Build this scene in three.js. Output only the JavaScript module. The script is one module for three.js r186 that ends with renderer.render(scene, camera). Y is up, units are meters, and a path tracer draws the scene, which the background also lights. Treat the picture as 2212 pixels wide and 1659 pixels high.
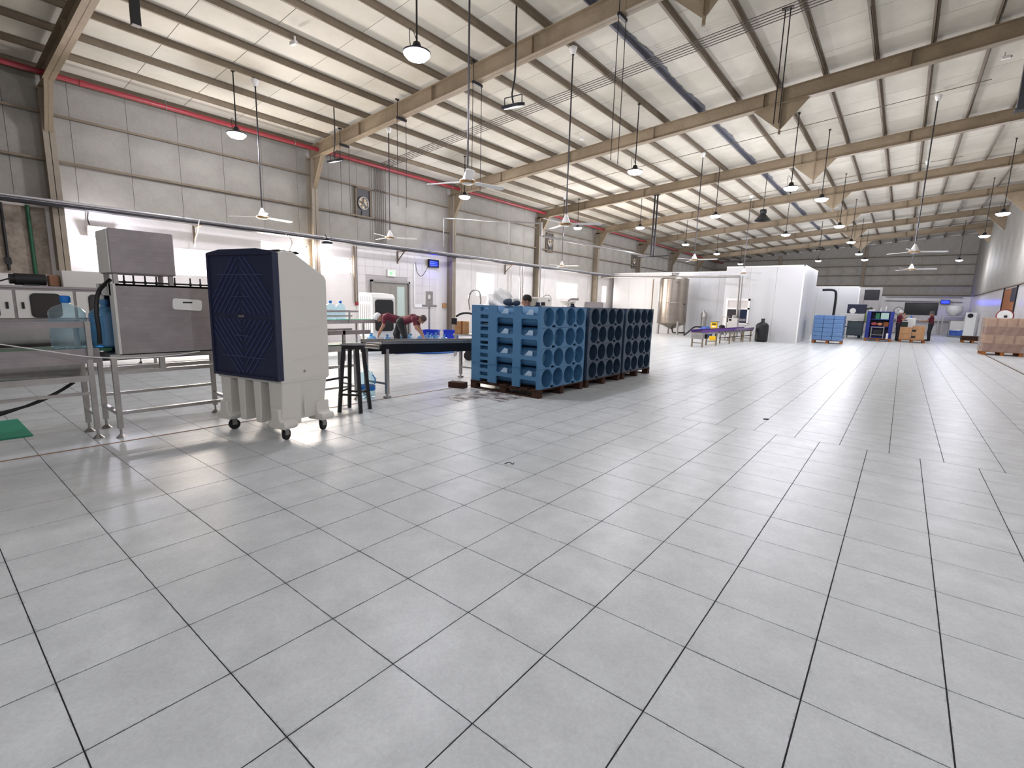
import * as THREE from 'three';
import { mergeGeometries } from 'three/addons/utils/BufferGeometryUtils.js';
import { RoundedBoxGeometry } from 'three/addons/geometries/RoundedBoxGeometry.js';
import { MarchingCubes } from 'three/addons/objects/MarchingCubes.js';
import { RectAreaLightUniformsLib } from 'three/addons/lights/RectAreaLightUniformsLib.js';

// ---------------------------------------------------------------- camera, sky, exposure
const scene = new THREE.Scene();
const renderer = new THREE.WebGLRenderer({ antialias: true });
renderer.toneMapping = THREE.LinearToneMapping;
renderer.toneMappingExposure = 1.08;
renderer.shadowMap.enabled = true;
RectAreaLightUniformsLib.init();

const EYE = 1.49;
const camera = new THREE.PerspectiveCamera(2 * Math.atan(829.5 / 1050.2) * 180 / Math.PI, 2212 / 1659, 0.05, 200);
{
  const yaw = 0.66883, pitch = -0.16416, roll = 0.02712;
  const f = new THREE.Vector3(-Math.sin(yaw) * Math.cos(pitch), Math.sin(pitch), -Math.cos(yaw) * Math.cos(pitch));
  const r0 = new THREE.Vector3(Math.cos(yaw), 0, -Math.sin(yaw)), u0 = new THREE.Vector3().crossVectors(r0, f);
  camera.position.set(0, EYE, 0);
  camera.up.copy(r0.clone().multiplyScalar(-Math.sin(roll)).addScaledVector(u0, Math.cos(roll)));
  camera.lookAt(f.clone().add(camera.position));
}
scene.background = new THREE.Color(0xfff6ec);        // hazy bright daylight outside the windows
scene.backgroundIntensity = 7;
const LAMP_POWER = 15, WINDOW_POWER = 62;           // candela of one high-bay lamp, radiance of the daylit window glass

// ---------------------------------------------------------------- helpers
let seed = 7;
const rnd = () => { seed = (seed * 1664525 + 1013904223) >>> 0; return seed / 4294967296; };
const rr = (a, b) => a + (b - a) * rnd();
const V = (x, y, z) => new THREE.Vector3(x, y, z);
const PI = Math.PI;

function fix(g) {
  if (g.index) g = g.toNonIndexed();
  for (const k of Object.keys(g.attributes)) if (!['position', 'normal', 'uv'].includes(k)) g.deleteAttribute(k);
  if (!g.attributes.normal) g.computeVertexNormals();
  if (!g.attributes.uv) g.setAttribute('uv', new THREE.BufferAttribute(new Float32Array(g.attributes.position.count * 2), 2));
  g.morphAttributes = {};
  return g;
}
function planar(g) {                                  // uv in metres from the face direction
  g = fix(g); const p = g.attributes.position, n = g.attributes.normal, uv = g.attributes.uv;
  for (let i = 0; i < p.count; i += 3) {
    const a = Math.abs(n.getX(i)), b = Math.abs(n.getY(i)), c = Math.abs(n.getZ(i));
    for (let k = i; k < i + 3; k++) {
      const x = p.getX(k), y = p.getY(k), z = p.getZ(k);
      if (b >= a && b >= c) uv.setXY(k, x, z); else if (a >= c) uv.setXY(k, z, y); else uv.setXY(k, x, y);
    }
  }
  return g;
}
function put(g, x = 0, y = 0, z = 0, ry = 0, rx = 0, rz = 0) {
  const m = new THREE.Matrix4().makeRotationFromEuler(new THREE.Euler(rx, ry, rz, 'YXZ')); m.setPosition(x, y, z);
  return fix(g).applyMatrix4(m);
}
const box = (w, h, d, x, y, z, ry, rx, rz) => put(planar(new THREE.BoxGeometry(w, h, d)), x, y, z, ry, rx, rz);
const span = (x0, x1, y0, y1, z0, z1) => box(Math.abs(x1 - x0), Math.abs(y1 - y0), Math.abs(z1 - z0), (x0 + x1) / 2, (y0 + y1) / 2, (z0 + z1) / 2);
const rbox = (w, h, d, r, x, y, z, ry, rx, rz) => put(planar(new RoundedBoxGeometry(w, h, d, 2, r)), x, y, z, ry, rx, rz);
const cyl = (rt, rb, h, x, y, z, seg = 16, open = false) => put(new THREE.CylinderGeometry(rt, rb, h, seg, 1, open), x, y, z);
const sph = (r, x, y, z, sx = 1, sy = 1, sz = 1, seg = 12) => put(new THREE.SphereGeometry(r, seg, Math.max(6, seg * 0.6 | 0)).scale(sx, sy, sz), x, y, z);
const lathe = (prof, seg = 20, x = 0, y = 0, z = 0) => put(new THREE.LatheGeometry(prof.map(([r, h]) => new THREE.Vector2(r, h)), seg), x, y, z);
function bar(a, b, r, seg = 8, r2 = r) {
  const d = V(b[0] - a[0], b[1] - a[1], b[2] - a[2]), L = d.length(), g = fix(new THREE.CylinderGeometry(r2, r, L, seg));
  const q = new THREE.Quaternion().setFromUnitVectors(V(0, 1, 0), d.normalize());
  return g.applyMatrix4(new THREE.Matrix4().compose(V((a[0] + b[0]) / 2, (a[1] + b[1]) / 2, (a[2] + b[2]) / 2), q, V(1, 1, 1)));
}
function beam(a, b, w, h) {                           // box from a to b, w across, h upright
  const A = V(...a), B = V(...b), d = B.clone().sub(A), L = d.length(); d.normalize();
  const side = V(-d.z, 0, d.x); if (side.length() < 1e-4) side.set(1, 0, 0); side.normalize();
  const up = new THREE.Vector3().crossVectors(side, d).multiplyScalar(-1).normalize(); if (up.y < 0) up.negate();
  const s2 = new THREE.Vector3().crossVectors(up, d).normalize();
  const m = new THREE.Matrix4().makeBasis(s2, up, d); m.setPosition((a[0] + b[0]) / 2, (a[1] + b[1]) / 2, (a[2] + b[2]) / 2);
  return planar(new THREE.BoxGeometry(w, h, L)).applyMatrix4(m);
}
const tube = (pts, r, n = 24, seg = 6) => fix(new THREE.TubeGeometry(new THREE.CatmullRomCurve3(pts.map((p) => V(...p))), n, r, seg));
const poly = (pts) => { const s = new THREE.Shape(); pts.forEach(([x, y], i) => (i ? s.lineTo(x, y) : s.moveTo(x, y))); s.closePath(); return s; };
function hole(s, pts) { const h = new THREE.Path(); pts.forEach(([x, y], i) => (i ? h.lineTo(x, y) : h.moveTo(x, y))); h.closePath(); s.holes.push(h); }
const ext = (shape, d, bevel = 0, seg = 10) => planar(new THREE.ExtrudeGeometry(shape, { depth: d, bevelEnabled: bevel > 0, bevelSize: bevel, bevelThickness: bevel, bevelSegments: 2, curveSegments: seg }));
function roundRect(x0, y0, x1, y1, r) {
  const p = []; for (const [cx, cy, a] of [[x1 - r, y1 - r, 0], [x0 + r, y1 - r, 90], [x0 + r, y0 + r, 180], [x1 - r, y0 + r, 270]])
    for (let k = 0; k <= 4; k++) { const t = (a + k * 22.5) * PI / 180; p.push([cx + r * Math.cos(t), cy + r * Math.sin(t)]); }
  return p;
}
const circlePts = (cx, cy, r, n = 20, ky = 1) => Array.from({ length: n }, (_, i) => [cx + r * Math.cos(i / n * 2 * PI), cy + ky * r * Math.sin(i / n * 2 * PI)]);

const taken = {};
function numbered(n) { const k = taken[n] = (taken[n] ?? -1) + 1; return k ? n + '_' + String(k).padStart(3, '0') : n; }
function mesh(geoms, m) {
  const g = Array.isArray(geoms) ? (geoms.length > 1 ? mergeGeometries(geoms.map(fix)) : fix(geoms[0])) : fix(geoms);
  const o = new THREE.Mesh(g, m); o.castShadow = o.receiveShadow = true; return o;
}
function part(name, geoms, m, parent) { const o = mesh(geoms, m); o.name = name; parent.add(o); return o; }
function thing(name, label, category, [x, y, z] = [0, 0, 0], turn = 0, group) {
  const o = new THREE.Group(); o.name = numbered(name); scene.add(o); o.position.set(x, y, z); o.rotation.y = turn;
  o.userData = { label, category }; if (group) o.userData.group = group; return o;
}
function single(name, label, category, geoms, m, group) {
  const o = mesh(geoms, m); o.name = numbered(name); scene.add(o); o.userData = { label, category }; if (group) o.userData.group = group; return o;
}
function struct(name, label) { const o = new THREE.Group(); o.name = numbered(name); scene.add(o); o.userData = { kind: 'structure', label, category: 'structure' }; return o; }
function dup(src, [x, y, z], turn, label) {
  const r = src.clone(); r.name = numbered(src.name.replace(/_\d{3}$/, '')); scene.add(r); r.position.set(x, y, z); r.rotation.set(0, turn, 0); if (label) r.userData.label = label; return r;
}
const ORD = ['first', 'second', 'third', 'fourth', 'fifth', 'sixth', 'seventh', 'eighth', 'ninth', 'tenth', 'eleventh', 'twelfth', 'thirteenth', 'fourteenth', 'fifteenth', 'sixteenth'];

// ---------------------------------------------------------------- procedural textures
function noiseField(n, cells, s) {                    // tileable value noise
  let q = s * 7919 + 17; const r = () => { q = (q * 1664525 + 1013904223) >>> 0; return q / 4294967296; };
  const a = Float32Array.from({ length: cells * cells }, r), out = new Float32Array(n * n), sm = (t) => t * t * (3 - 2 * t);
  for (let y = 0; y < n; y++) for (let x = 0; x < n; x++) {
    const fx = x / n * cells, fy = y / n * cells, x0 = fx | 0, y0 = fy | 0, tx = sm(fx - x0), ty = sm(fy - y0), x1 = (x0 + 1) % cells, y1 = (y0 + 1) % cells;
    out[y * n + x] = (a[y0 * cells + x0] * (1 - tx) + a[y0 * cells + x1] * tx) * (1 - ty) + (a[y1 * cells + x0] * (1 - tx) + a[y1 * cells + x1] * tx) * ty;
  }
  return out;
}
function fbm(n, octs, s) { const o = new Float32Array(n * n); let tot = 0; octs.forEach(([c, w], i) => { const f = noiseField(n, c, s + i * 31); for (let k = 0; k < o.length; k++) o[k] += f[k] * w; tot += w; }); for (let k = 0; k < o.length; k++) o[k] /= tot; return o; }
function tex(n, fn, metres, srgb = true) {
  const d = new Uint8Array(n * n * 4);
  for (let i = 0; i < n * n; i++) { const c = fn(i, i % n, i / n | 0); d[i * 4] = c[0]; d[i * 4 + 1] = c[1]; d[i * 4 + 2] = c[2]; d[i * 4 + 3] = 255; }
  const t = new THREE.DataTexture(d, n, n); t.wrapS = t.wrapT = THREE.RepeatWrapping; t.magFilter = THREE.LinearFilter; t.minFilter = THREE.LinearMipmapLinearFilter; t.generateMipmaps = true;
  if (srgb) t.colorSpace = THREE.SRGBColorSpace; t.repeat.set(1 / metres, 1 / metres); t.needsUpdate = true; return t;
}
function tint(n, octs, s, lo, hi, metres, speck = 0) {
  const f = fbm(n, octs, s); let q = s + 99;
  const r = () => { q = (q * 1664525 + 1013904223) >>> 0; return q / 4294967296; };
  return tex(n, (i) => { const t = Math.min(1, Math.max(0, (f[i] - 0.28) / 0.44)), k = (r() - 0.5) * speck; return [0, 1, 2].map((c) => Math.max(0, Math.min(255, lo[c] + (hi[c] - lo[c]) * t + k))); }, metres);
}
// one floor tile: cloudy glaze, fine speckle and ragged grime that has settled along the joints
function tileMap(s) {
  const n = 256, cloud = fbm(n, [[2, 1], [5, 0.9], [11, 0.5]], s), fine = fbm(n, [[40, 1], [100, 0.8]], s + 5), rag = fbm(n, [[9, 1], [23, 0.8], [60, 0.7]], s + 9); let q = s * 31 + 7;
  const r = () => { q = (q * 1664525 + 1013904223) >>> 0; return q / 4294967296; };
  const t = tex(n, (i, x, y) => {
    const e = Math.min(x, y, n - 1 - x, n - 1 - y) / n, grime = rag[i] > 0.52 && e < 0.07 * (rag[i] - 0.46) ? 22 : 0;
    const scuff = rag[(i * 7 + 911) % (n * n)] > 0.8 ? 9 : 0, v = 221 + 26 * (cloud[i] - 0.5) + 16 * (fine[i] - 0.5) + 9 * (r() - 0.5) - Math.min(34, grime) - scuff;
    return [v - 1, v + 1, v + 1];
  }, 1); t.wrapS = t.wrapT = THREE.ClampToEdgeWrapping; return t;
}
const tileTexes = [3, 14, 27, 41].map(tileMap);
const stainTex = tint(256, [[4, 1], [9, 1], [30, 0.5], [90, 0.4]], 11, [92, 88, 90], [214, 214, 214], 0.9, 14);
const roofTex = tint(512, [[3, 1], [9, 0.7], [40, 0.3]], 5, [194, 188, 173], [208, 202, 188], 4.2, 6);
const panelTex = tint(256, [[3, 1], [11, 0.5], [50, 0.3]], 8, [143, 139, 131], [158, 154, 145], 3, 7);
const whiteWallTex = tint(256, [[3, 1], [10, 0.5], [60, 0.2]], 13, [216, 212, 210], [228, 225, 223], 3.3, 4);
const dirtyTex = tint(256, [[4, 1], [12, 0.8], [40, 0.6]], 15, [128, 117, 104], [166, 155, 142], 1.6, 8);
const paintTex = tint(256, [[3, 1], [13, 0.6], [60, 0.4]], 17, [142, 127, 106], [163, 148, 126], 2.2, 6);
const cardTex = tint(256, [[3, 0.6], [11, 0.6], [80, 0.7]], 19, [166, 123, 84], [192, 150, 108], 0.8, 10);
const woodTex = (() => { const f = fbm(256, [[2, 1], [6, 0.6]], 23), g = fbm(256, [[64, 1], [128, 0.6]], 29); return tex(256, (i, x, y) => { const s = g[(y >> 4) * 256 + x] * 0.6 + f[i] * 0.4; const k = 0.72 + 0.5 * s; return [168 * k, 124 * k, 80 * k]; }, 0.5); })();
const steelTex = (() => { const g = fbm(256, [[2, 0.4], [128, 1]], 37), f = fbm(256, [[5, 1], [17, 0.6]], 41); return tex(256, (i, x, y) => { const v = 172 + 14 * (g[(y) * 256 + (x >> 5)] - 0.5) + 26 * (f[i] - 0.5); return [v, v * 0.985, v * 0.97]; }, 0.9); })();
const roughTex = (() => { const f = fbm(256, [[4, 1], [13, 0.8], [50, 0.5]], 43); return tex(256, (i) => { const v = 120 + 110 * f[i]; return [v, v, v]; }, 1.3, false); })();

const std = (o) => new THREE.MeshStandardMaterial(o);
const plain = (color, roughness = 0.6, metalness = 0) => std({ color, roughness, metalness });
const M = {
  tiles: tileTexes.map((map) => new THREE.MeshPhysicalMaterial({ map, color: 0xf2f5f7, roughness: 0.36, specularIntensity: 0.6 })),
  stained: std({ map: stainTex, roughness: 0.5 }),
  grout: plain(0x25242a, 0.95),
  roof: std({ map: roofTex, roughness: 0.8 }),
  seam: plain(0x8d7a63, 0.9),
  panel: std({ map: panelTex, roughness: 0.7 }),
  white: std({ map: whiteWallTex, roughness: 0.45 }),
  whiteTile: std({ map: whiteWallTex, roughness: 0.25 }),
  jointGrey: plain(0xb9b4b2, 0.9),
  dirty: std({ map: dirtyTex, roughness: 0.75 }),
  steelPaint: std({ map: paintTex, color: 0xe2ded6, roughness: 0.6 }),
  columnPaint: std({ map: panelTex, color: 0xf0e4d6, roughness: 0.6 }),
  purlin: std({ map: paintTex, color: 0xc2bfbc, roughness: 0.65 }),
  conduit: plain(0x5f5750, 0.5, 0.2),
  darkStrip: plain(0x53545e, 0.7),
  red: plain(0x8e2a32, 0.4),
  steel: std({ map: steelTex, roughness: 0.34, metalness: 0.85 }),
  satin: std({ map: steelTex, color: 0xe4dde2, roughness: 0.45, metalness: 0.25 }),
  polished: std({ color: 0xc9c6c2, roughness: 0.2, metalness: 1 }),
  pipe: plain(0xbdbcc0, 0.3, 0.55),
  galv: std({ map: steelTex, color: 0xdddddd, roughness: 0.4, metalness: 0.7 }),
  black: plain(0x141418, 0.5),
  rubber: plain(0x1b1b1d, 0.75),
  blackMetal: std({ color: 0x1e1d22, roughness: 0.4, metalness: 0.4 }),
  offWhite: plain(0xd9d7d2, 0.5),
  coolerGrey: std({ color: 0xdad7d0, roughness: 0.48 }),
  navy: plain(0x1c2240, 0.55),
  navyRib: plain(0x3a426a, 0.45),
  whitePlastic: plain(0xeeeeec, 0.4),
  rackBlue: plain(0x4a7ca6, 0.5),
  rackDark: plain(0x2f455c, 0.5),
  rackPale: plain(0xb9d3ea, 0.45),
  bottle: new THREE.MeshPhysicalMaterial({ color: 0xe2f4fb, roughness: 0.08, transmission: 0.9, thickness: 0, ior: 1.45 }),
  bottleDeep: new THREE.MeshPhysicalMaterial({ color: 0x8cc6ea, roughness: 0.15, transmission: 0.7, thickness: 0, ior: 1.45 }),
  capBlue: plain(0x1272c9, 0.4),
  blue: plain(0x1736c8, 0.4),
  darkWood: std({ map: woodTex, color: 0x5b453e, roughness: 0.85 }),
  wood: std({ map: woodTex, color: 0xe6c69c, roughness: 0.8 }),
  carton: std({ map: cardTex, roughness: 0.85 }),
  cartonDark: std({ map: cardTex, color: 0xc49a72, roughness: 0.85 }),
  green: plain(0x2f8f72, 0.85),
  greenPipe: plain(0x1f5a3d, 0.5),
  purple: plain(0x5b2b86, 0.45),
  yellow: plain(0xf2c313, 0.45),
  glass: new THREE.MeshPhysicalMaterial({ color: 0xffffff, roughness: 0.04, transmission: 1, thickness: 0, ior: 1.5 }),
  frosted: new THREE.MeshPhysicalMaterial({ color: 0xffffff, roughness: 0.9, transmission: 0.95, thickness: 0 }),
  smoked: new THREE.MeshPhysicalMaterial({ color: 0x3c3a3a, roughness: 0.12, transmission: 0.35, thickness: 0 }),
  film: new THREE.MeshPhysicalMaterial({ color: 0xe9e4de, roughness: 0.18, transmission: 0.82, thickness: 0, ior: 1.4 }),
  lens: std({ color: 0xffffff, roughness: 0.4, emissive: 0xf6f0ff, emissiveIntensity: 9 }),
  floodLens: std({ color: 0xffffff, roughness: 0.3, emissive: 0xeef0ff, emissiveIntensity: 1.6 }),
  uv: std({ color: 0x2030ff, roughness: 0.4, emissive: 0x2a3cff, emissiveIntensity: 4 }),
};
M.glass.side = M.frosted.side = M.film.side = M.bottle.side = M.bottleDeep.side = THREE.DoubleSide;

// ================================================================ the hall
const LX = -15.1, RX = 3.87, ZE = -51.2, ZB = 7.6, SL = 0.08;
const roofY = (x) => 7.374 + SL * x, purlinBottom = (x) => 7.254 + SL * x, rafterBottom = (x) => 6.894 + SL * x;
const frameZ = (k) => -2.475 - 6.066 * k;

// ---- floor: grout bed and square tiles
{
  const fl = struct('floor', 'pale grey square floor tiles with dark joints');
  part('grout_bed', span(LX - 0.2, RX + 0.2, -0.25, -0.0022, ZE - 0.2, ZB + 0.2), M.grout, fl);
  const T = 0.45, gap = 0.0058, gapz = 0.0046, x0 = -2.829, z0 = -0.676, variants = [];
  const tileGeo = (turn) => {                          // map fitted to the tile, turned by quarters
    const g = box(T - gap, 0.009, T - gapz, 0, -0.0045, 0), a = g.attributes.uv, p = g.attributes.position;
    for (let i = 0; i < a.count; i++) { let u = p.getX(i) / T + 0.5, v = p.getZ(i) / T + 0.5; for (let k = 0; k < turn; k++) [u, v] = [1 - v, u]; a.setXY(i, u, v); }
    return g;
  };
  for (let k = 0; k < 4; k++) variants.push(tileGeo(k));
  const cells = [], fwd = [-0.62, -0.785];
  for (let i = Math.floor((LX - x0) / T) - 1; x0 + i * T < RX; i++) for (let j = Math.ceil((z0 - ZB) / T); z0 - j * T > ZE; j++) {
    let x = x0 + (i + 0.5) * T, z = z0 - (j + 0.5) * T;
    if (z < -6.6) x += 0.19;                                 // the next laying zone is set out half a tile aside
    if (x < LX - T / 2 || x > RX + T / 2 || z > ZB + T / 2) continue;
    const d = Math.hypot(x, z), a = (x * fwd[0] + z * fwd[1]) / (d || 1);
    cells.push({ x, z, d, inView: a > 0.66 && d > 1.2 });
  }
  const near = cells.filter((c) => c.inView).sort((a, b) => a.d - b.d).slice(0, 296), set = new Set(near), rest = [[], [], [], []];
  for (const c of cells) if (!set.has(c)) { const g = variants[(rnd() * 4) | 0].clone(); g.translate(c.x, 0, c.z); rest[(rnd() * 4) | 0].push(g); }
  const stains = near.filter((c) => Math.hypot(c.x + 5.2, c.z + 5.9) < 0.55);
  for (const c of near) {
    const t = new THREE.Mesh(variants[(rnd() * 4) | 0], stains.includes(c) ? M.stained : M.tiles[(rnd() * 4) | 0]); t.name = 'tile'; t.castShadow = t.receiveShadow = true;
    t.position.set(c.x, rr(-0.0006, 0.0004), c.z); t.rotation.y = rr(-0.0012, 0.0012); fl.add(t);
  }
  rest.forEach((g, k) => { const o = part('tile_field', g, M.tiles[k], fl); o.userData.kind = 'stuff'; });
}
single('floor_marking', 'brown strip set in the floor beside the steel tables', 'marking', span(-6.05, -6.02, 0, 0.003, 1.5, -9.2), plain(0x8e705a, 0.8));
single('floor_marking', 'dark strip on the floor running to the wrapped carton pallet', 'marking', span(2.66, 2.71, 0, 0.003, -14, -26.4), plain(0x5d4634, 0.8));

// ---- roof: insulation panels, purlins
{
  const c = struct('ceiling', 'sloping white insulated roof lining with steel purlins');
  const slab = poly([[LX - 0.3, roofY(LX - 0.3) + 0.06], [RX + 0.3, roofY(RX + 0.3) + 0.06], [RX + 0.3, roofY(RX) + 0.4], [LX - 0.3, roofY(LX) + 0.4]]);
  part('roof_deck', put(ext(slab, ZB - ZE + 0.6), 0, 0, ZE - 0.3), M.seam, c);
  const w = 1.213, L = Math.hypot(RX - LX, (RX - LX) * SL), cx = (LX + RX) / 2, th = Math.atan(SL);
  for (let z = ZE, k = 0; z < ZB - 0.1; z += w, k++) {
    const ww = Math.min(w, ZB - z) - 0.012, g = planar(new THREE.BoxGeometry(L, 0.06, ww)); const a = g.attributes.uv; for (let i = 0; i < a.count; i++) a.setXY(i, a.getX(i) + k * 1.37, a.getY(i) + k * 0.61);
    const o = part('roof_panel', g, M.roof, c); o.position.set(cx, roofY(cx) + 0.03, z + ww / 2); o.rotation.z = th;
  }
  for (let n = -3; n <= 15; n++) {
    const x = -0.207 - 0.978 * n; if (x < LX + 0.2 || x > RX - 0.1) continue;
    const y = purlinBottom(x), L0 = ZB - ZE, zc = (ZB + ZE) / 2;
    const dark = n === 5;
    const g = [box(0.012, 0.12, L0, x, y + 0.06, zc), box(0.05, 0.008, L0, x - 0.02, y + 0.004, zc), box(0.05, 0.008, L0, x + 0.02, y + 0.113, zc), box(0.008, 0.02, L0, x - 0.042, y + 0.012, zc)];
    part('purlin', g, dark ? M.darkStrip : M.purlin, c);
    if (dark) {                                                           // grey membrane torn along its edge
      const pts = [[-0.02, ZB]]; for (let z = ZB; z > ZE; z -= 0.16) pts.push([0.06 + 0.05 * rnd() + 0.03 * Math.sin(z * 2.1), z]); pts.push([-0.02, ZE]);
      const s = new THREE.Shape(); pts.forEach(([a, b], i) => (i ? s.lineTo(a, b) : s.moveTo(a, b)));
      part('membrane_strip', put(ext(s, 0.006), x, y + 0.112, 0, 0, PI / 2), plain(0x6f7078, 0.8), c);
    }
  }
}

// ---- steel frames
for (let k = -1; k <= 7; k++) {
  const z = frameZ(k), f = struct('steel_frame', 'beige steel portal frame number ' + (k + 2) + ' counted from the near end of the hall');
  const tapered = (x0, x1, w, off, t) => put(ext(poly([[x0, rafterBottom(x0) + off], [x1, rafterBottom(x1) + off], [x1, rafterBottom(x1) + off + t], [x0, rafterBottom(x0) + off + t]]), w), 0, 0, z - w / 2);
  const xl = LX + 0.1, xr = RX - 0.05;
  part('rafter', [tapered(xl, xr, 0.012, 0, 0.36), tapered(xl, xr, 0.19, 0, 0.014), tapered(xl, xr, 0.19, 0.346, 0.014)], M.steelPaint, f);
  part('column', [span(LX + 0.02, LX + 0.34, 0, rafterBottom(LX) + 0.1, z - 0.006, z + 0.006), span(LX + 0.326, LX + 0.34, 0, rafterBottom(LX + 0.3), z - 0.1, z + 0.1), span(LX + 0.02, LX + 0.034, 0, rafterBottom(LX) + 0.1, z - 0.1, z + 0.1)], M.columnPaint, f);
  part('knee_plate', put(ext(poly([[LX + 0.34, 4.85], [LX + 0.36, 4.85], [LX + 0.85, 5.72], [LX + 0.34, rafterBottom(LX + 0.34)]]), 0.012), 0, 0, z - 0.006), M.steelPaint, f);
  part('knee_flange', beam([LX + 0.35, 4.85, z], [LX + 0.86, rafterBottom(LX + 0.86), z], 0.14, 0.012), M.steelPaint, f);
  const rx = -3.06, rb = rafterBottom(rx);
  part('gusset_plate', put(ext(poly([[rx - 0.66, rb - 0.05], [rx + 0.62, rb + 0.05], [rx + 0.02, rb - 0.6], [rx - 0.02, rb - 0.6]]), 0.012), 0, 0, z - 0.006), M.steelPaint, f);
  part('stiffener', [box(0.014, 0.95, 0.16, rx, rb - 0.1, z), box(0.05, 0.1, 0.05, rx, rb - 0.66, z, 0.5)], M.steelPaint, f);
  for (let n = -3; n < 15; n += 3) { const x = -0.207 - 0.978 * n - 0.35; if (x < RX - 0.3) part('web_stiffener', box(0.01, 0.33, 0.16, x, rafterBottom(x) + 0.18, z), M.steelPaint, f); }
  part('knee_plate', put(ext(poly([[RX - 0.04, rafterBottom(RX) - 0.95], [RX - 0.12, rafterBottom(RX) - 0.95], [RX - 0.95, rafterBottom(RX - 0.95) + 0.02], [RX - 0.04, rafterBottom(RX) + 0.02]]), 0.16), 0, 0, z - 0.08), M.steelPaint, f);
}

// ---- left wall with daylight windows
const WINS = [[-5.95, -4.35, 2.0, 2.68], [-8.42, -6.95, 2.3, 3.12], [-10.0, -8.72, 2.34, 2.87], [-17.55, -16.35, 1.8, 2.8], [-25.0, -22.85, 1.85, 2.7], [-28.6, -28.05, 1.68, 2.75]];
{
  const w = struct('wall_left', 'long side wall, white below and grey panelled above');
  const s = poly([[ZE - 0.2, -0.2], [ZB + 0.2, -0.2], [ZB + 0.2, 6.6], [ZE - 0.2, 6.6]]);
  for (const [a, b, y0, y1] of WINS) hole(s, [[a, y0], [b, y0], [b, y1], [a, y1]]);
  part('wall_slab', put(ext(s, 0.22), LX, 0, 0, -PI / 2), M.white, w);
  const P = 1.05;
  for (let z = ZB; z > ZE; z -= P) part('upper_panel', box(0.03, 2.86, P - 0.008, LX + 0.015, 4.84, z - P / 2), M.panel, w);
  for (const y of [5.28, 4.32]) {
    for (let k = -2; k <= 7; k++) { const a = k === -2 ? ZB : frameZ(k) - 0.1, b = k === 7 ? ZE : frameZ(k + 1) + 0.1; if (a - b > 0.5) part('girt', [box(0.15, 0.012, a - b, LX + 0.1, y, (a + b) / 2), box(0.012, 0.05, a - b, LX + 0.17, y - 0.02, (a + b) / 2)], M.purlin, w); }
  }
  part('eave_strut', [box(0.2, 0.16, ZB - ZE, LX + 0.12, 6.1, (ZB + ZE) / 2)], M.purlin, w);
  // service ledge with pipes
  part('service_ledge', [box(0.26, 0.015, ZB + 28.7, LX + 0.45, 3.3, (ZB - 28.7) / 2), box(0.012, 0.05, ZB + 28.7, LX + 0.585, 3.32, (ZB - 28.7) / 2)], M.blackMetal, w);
  // wall tiles round the emergency door
  const tw = 0.375, th = 0.292, g = box(0.012, th - 0.006, tw - 0.006, 0, 0, 0);
  for (let i = 0; i < 10; i++) for (let j = 0; j < 11; j++) {
    const z = -10.16 - (i + 0.5) * tw, y = 0.03 + (j + 0.5) * th; if (y - th / 2 < 2.2 && z < -10.72 && z > -12.5) continue;
    const t = new THREE.Mesh(g, M.whiteTile); t.name = 'wall_tile'; t.castShadow = t.receiveShadow = true; t.position.set(LX + 0.009, y, z); w.add(t);
  }
  part('tile_bed', [span(LX, LX + 0.004, 2.21, 3.25, -10.16, -13.91), span(LX, LX + 0.004, 0.03, 2.2, -10.16, -10.72), span(LX, LX + 0.004, 0.03, 2.2, -12.5, -13.91)], M.jointGrey, w);
  part('worn_panel', [span(LX, LX + 0.02, 1.85, 3.28, -2.3, -0.1), span(LX, LX + 0.02, 1.85, 3.28, 0, 2.2)], M.dirty, w);
  for (const z of [-16.0, -17.8, -19.6, -21.6, -26.2, -27.4]) part('panel_joint', span(LX, LX + 0.004, 0, 3.28, z, z - 0.012), M.jointGrey, w);
}
WINS.forEach(([a, b, y0, y1], i) => {
  const n = struct('window_' + (i + 1), 'bright daylit window ' + ['behind the steel boxes', 'behind the column next to the large cooler', 'with horizontal slats right of the large cooler', 'above the left end of the blue racks', 'with a wide pane above the blue racks', 'narrow, in the corner beside the clean room'][i]);
  const zc = (a + b) / 2, yc = (y0 + y1) / 2, w = b - a, h = y1 - y0;
  part('frame', [box(0.1, 0.045, w, LX - 0.1, y0 + 0.02, zc), box(0.1, 0.045, w, LX - 0.1, y1 - 0.02, zc), box(0.1, h, 0.045, LX - 0.1, yc, a + 0.02), box(0.1, h, 0.045, LX - 0.1, yc, b - 0.02)], M.whitePlastic, n);
  part('pane', box(0.006, h - 0.06, w - 0.06, LX - 0.12, yc, zc), M.frosted, n);
  if (i === 2) for (let k = 1; k < 4; k++) part('slat', box(0.05, 0.016, w - 0.06, LX - 0.06, y0 + h * k / 4, zc, 0, 0, 0.35), M.whitePlastic, n);
  const l = new THREE.RectAreaLight(0xfff0e2, WINDOW_POWER * (i === 5 ? 0.1 : 1), w - 0.06, h - 0.06); l.position.set(LX - 0.05, yc, zc); l.lookAt(LX + 5, yc, zc); l.castShadow = true; n.add(l);
});

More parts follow.
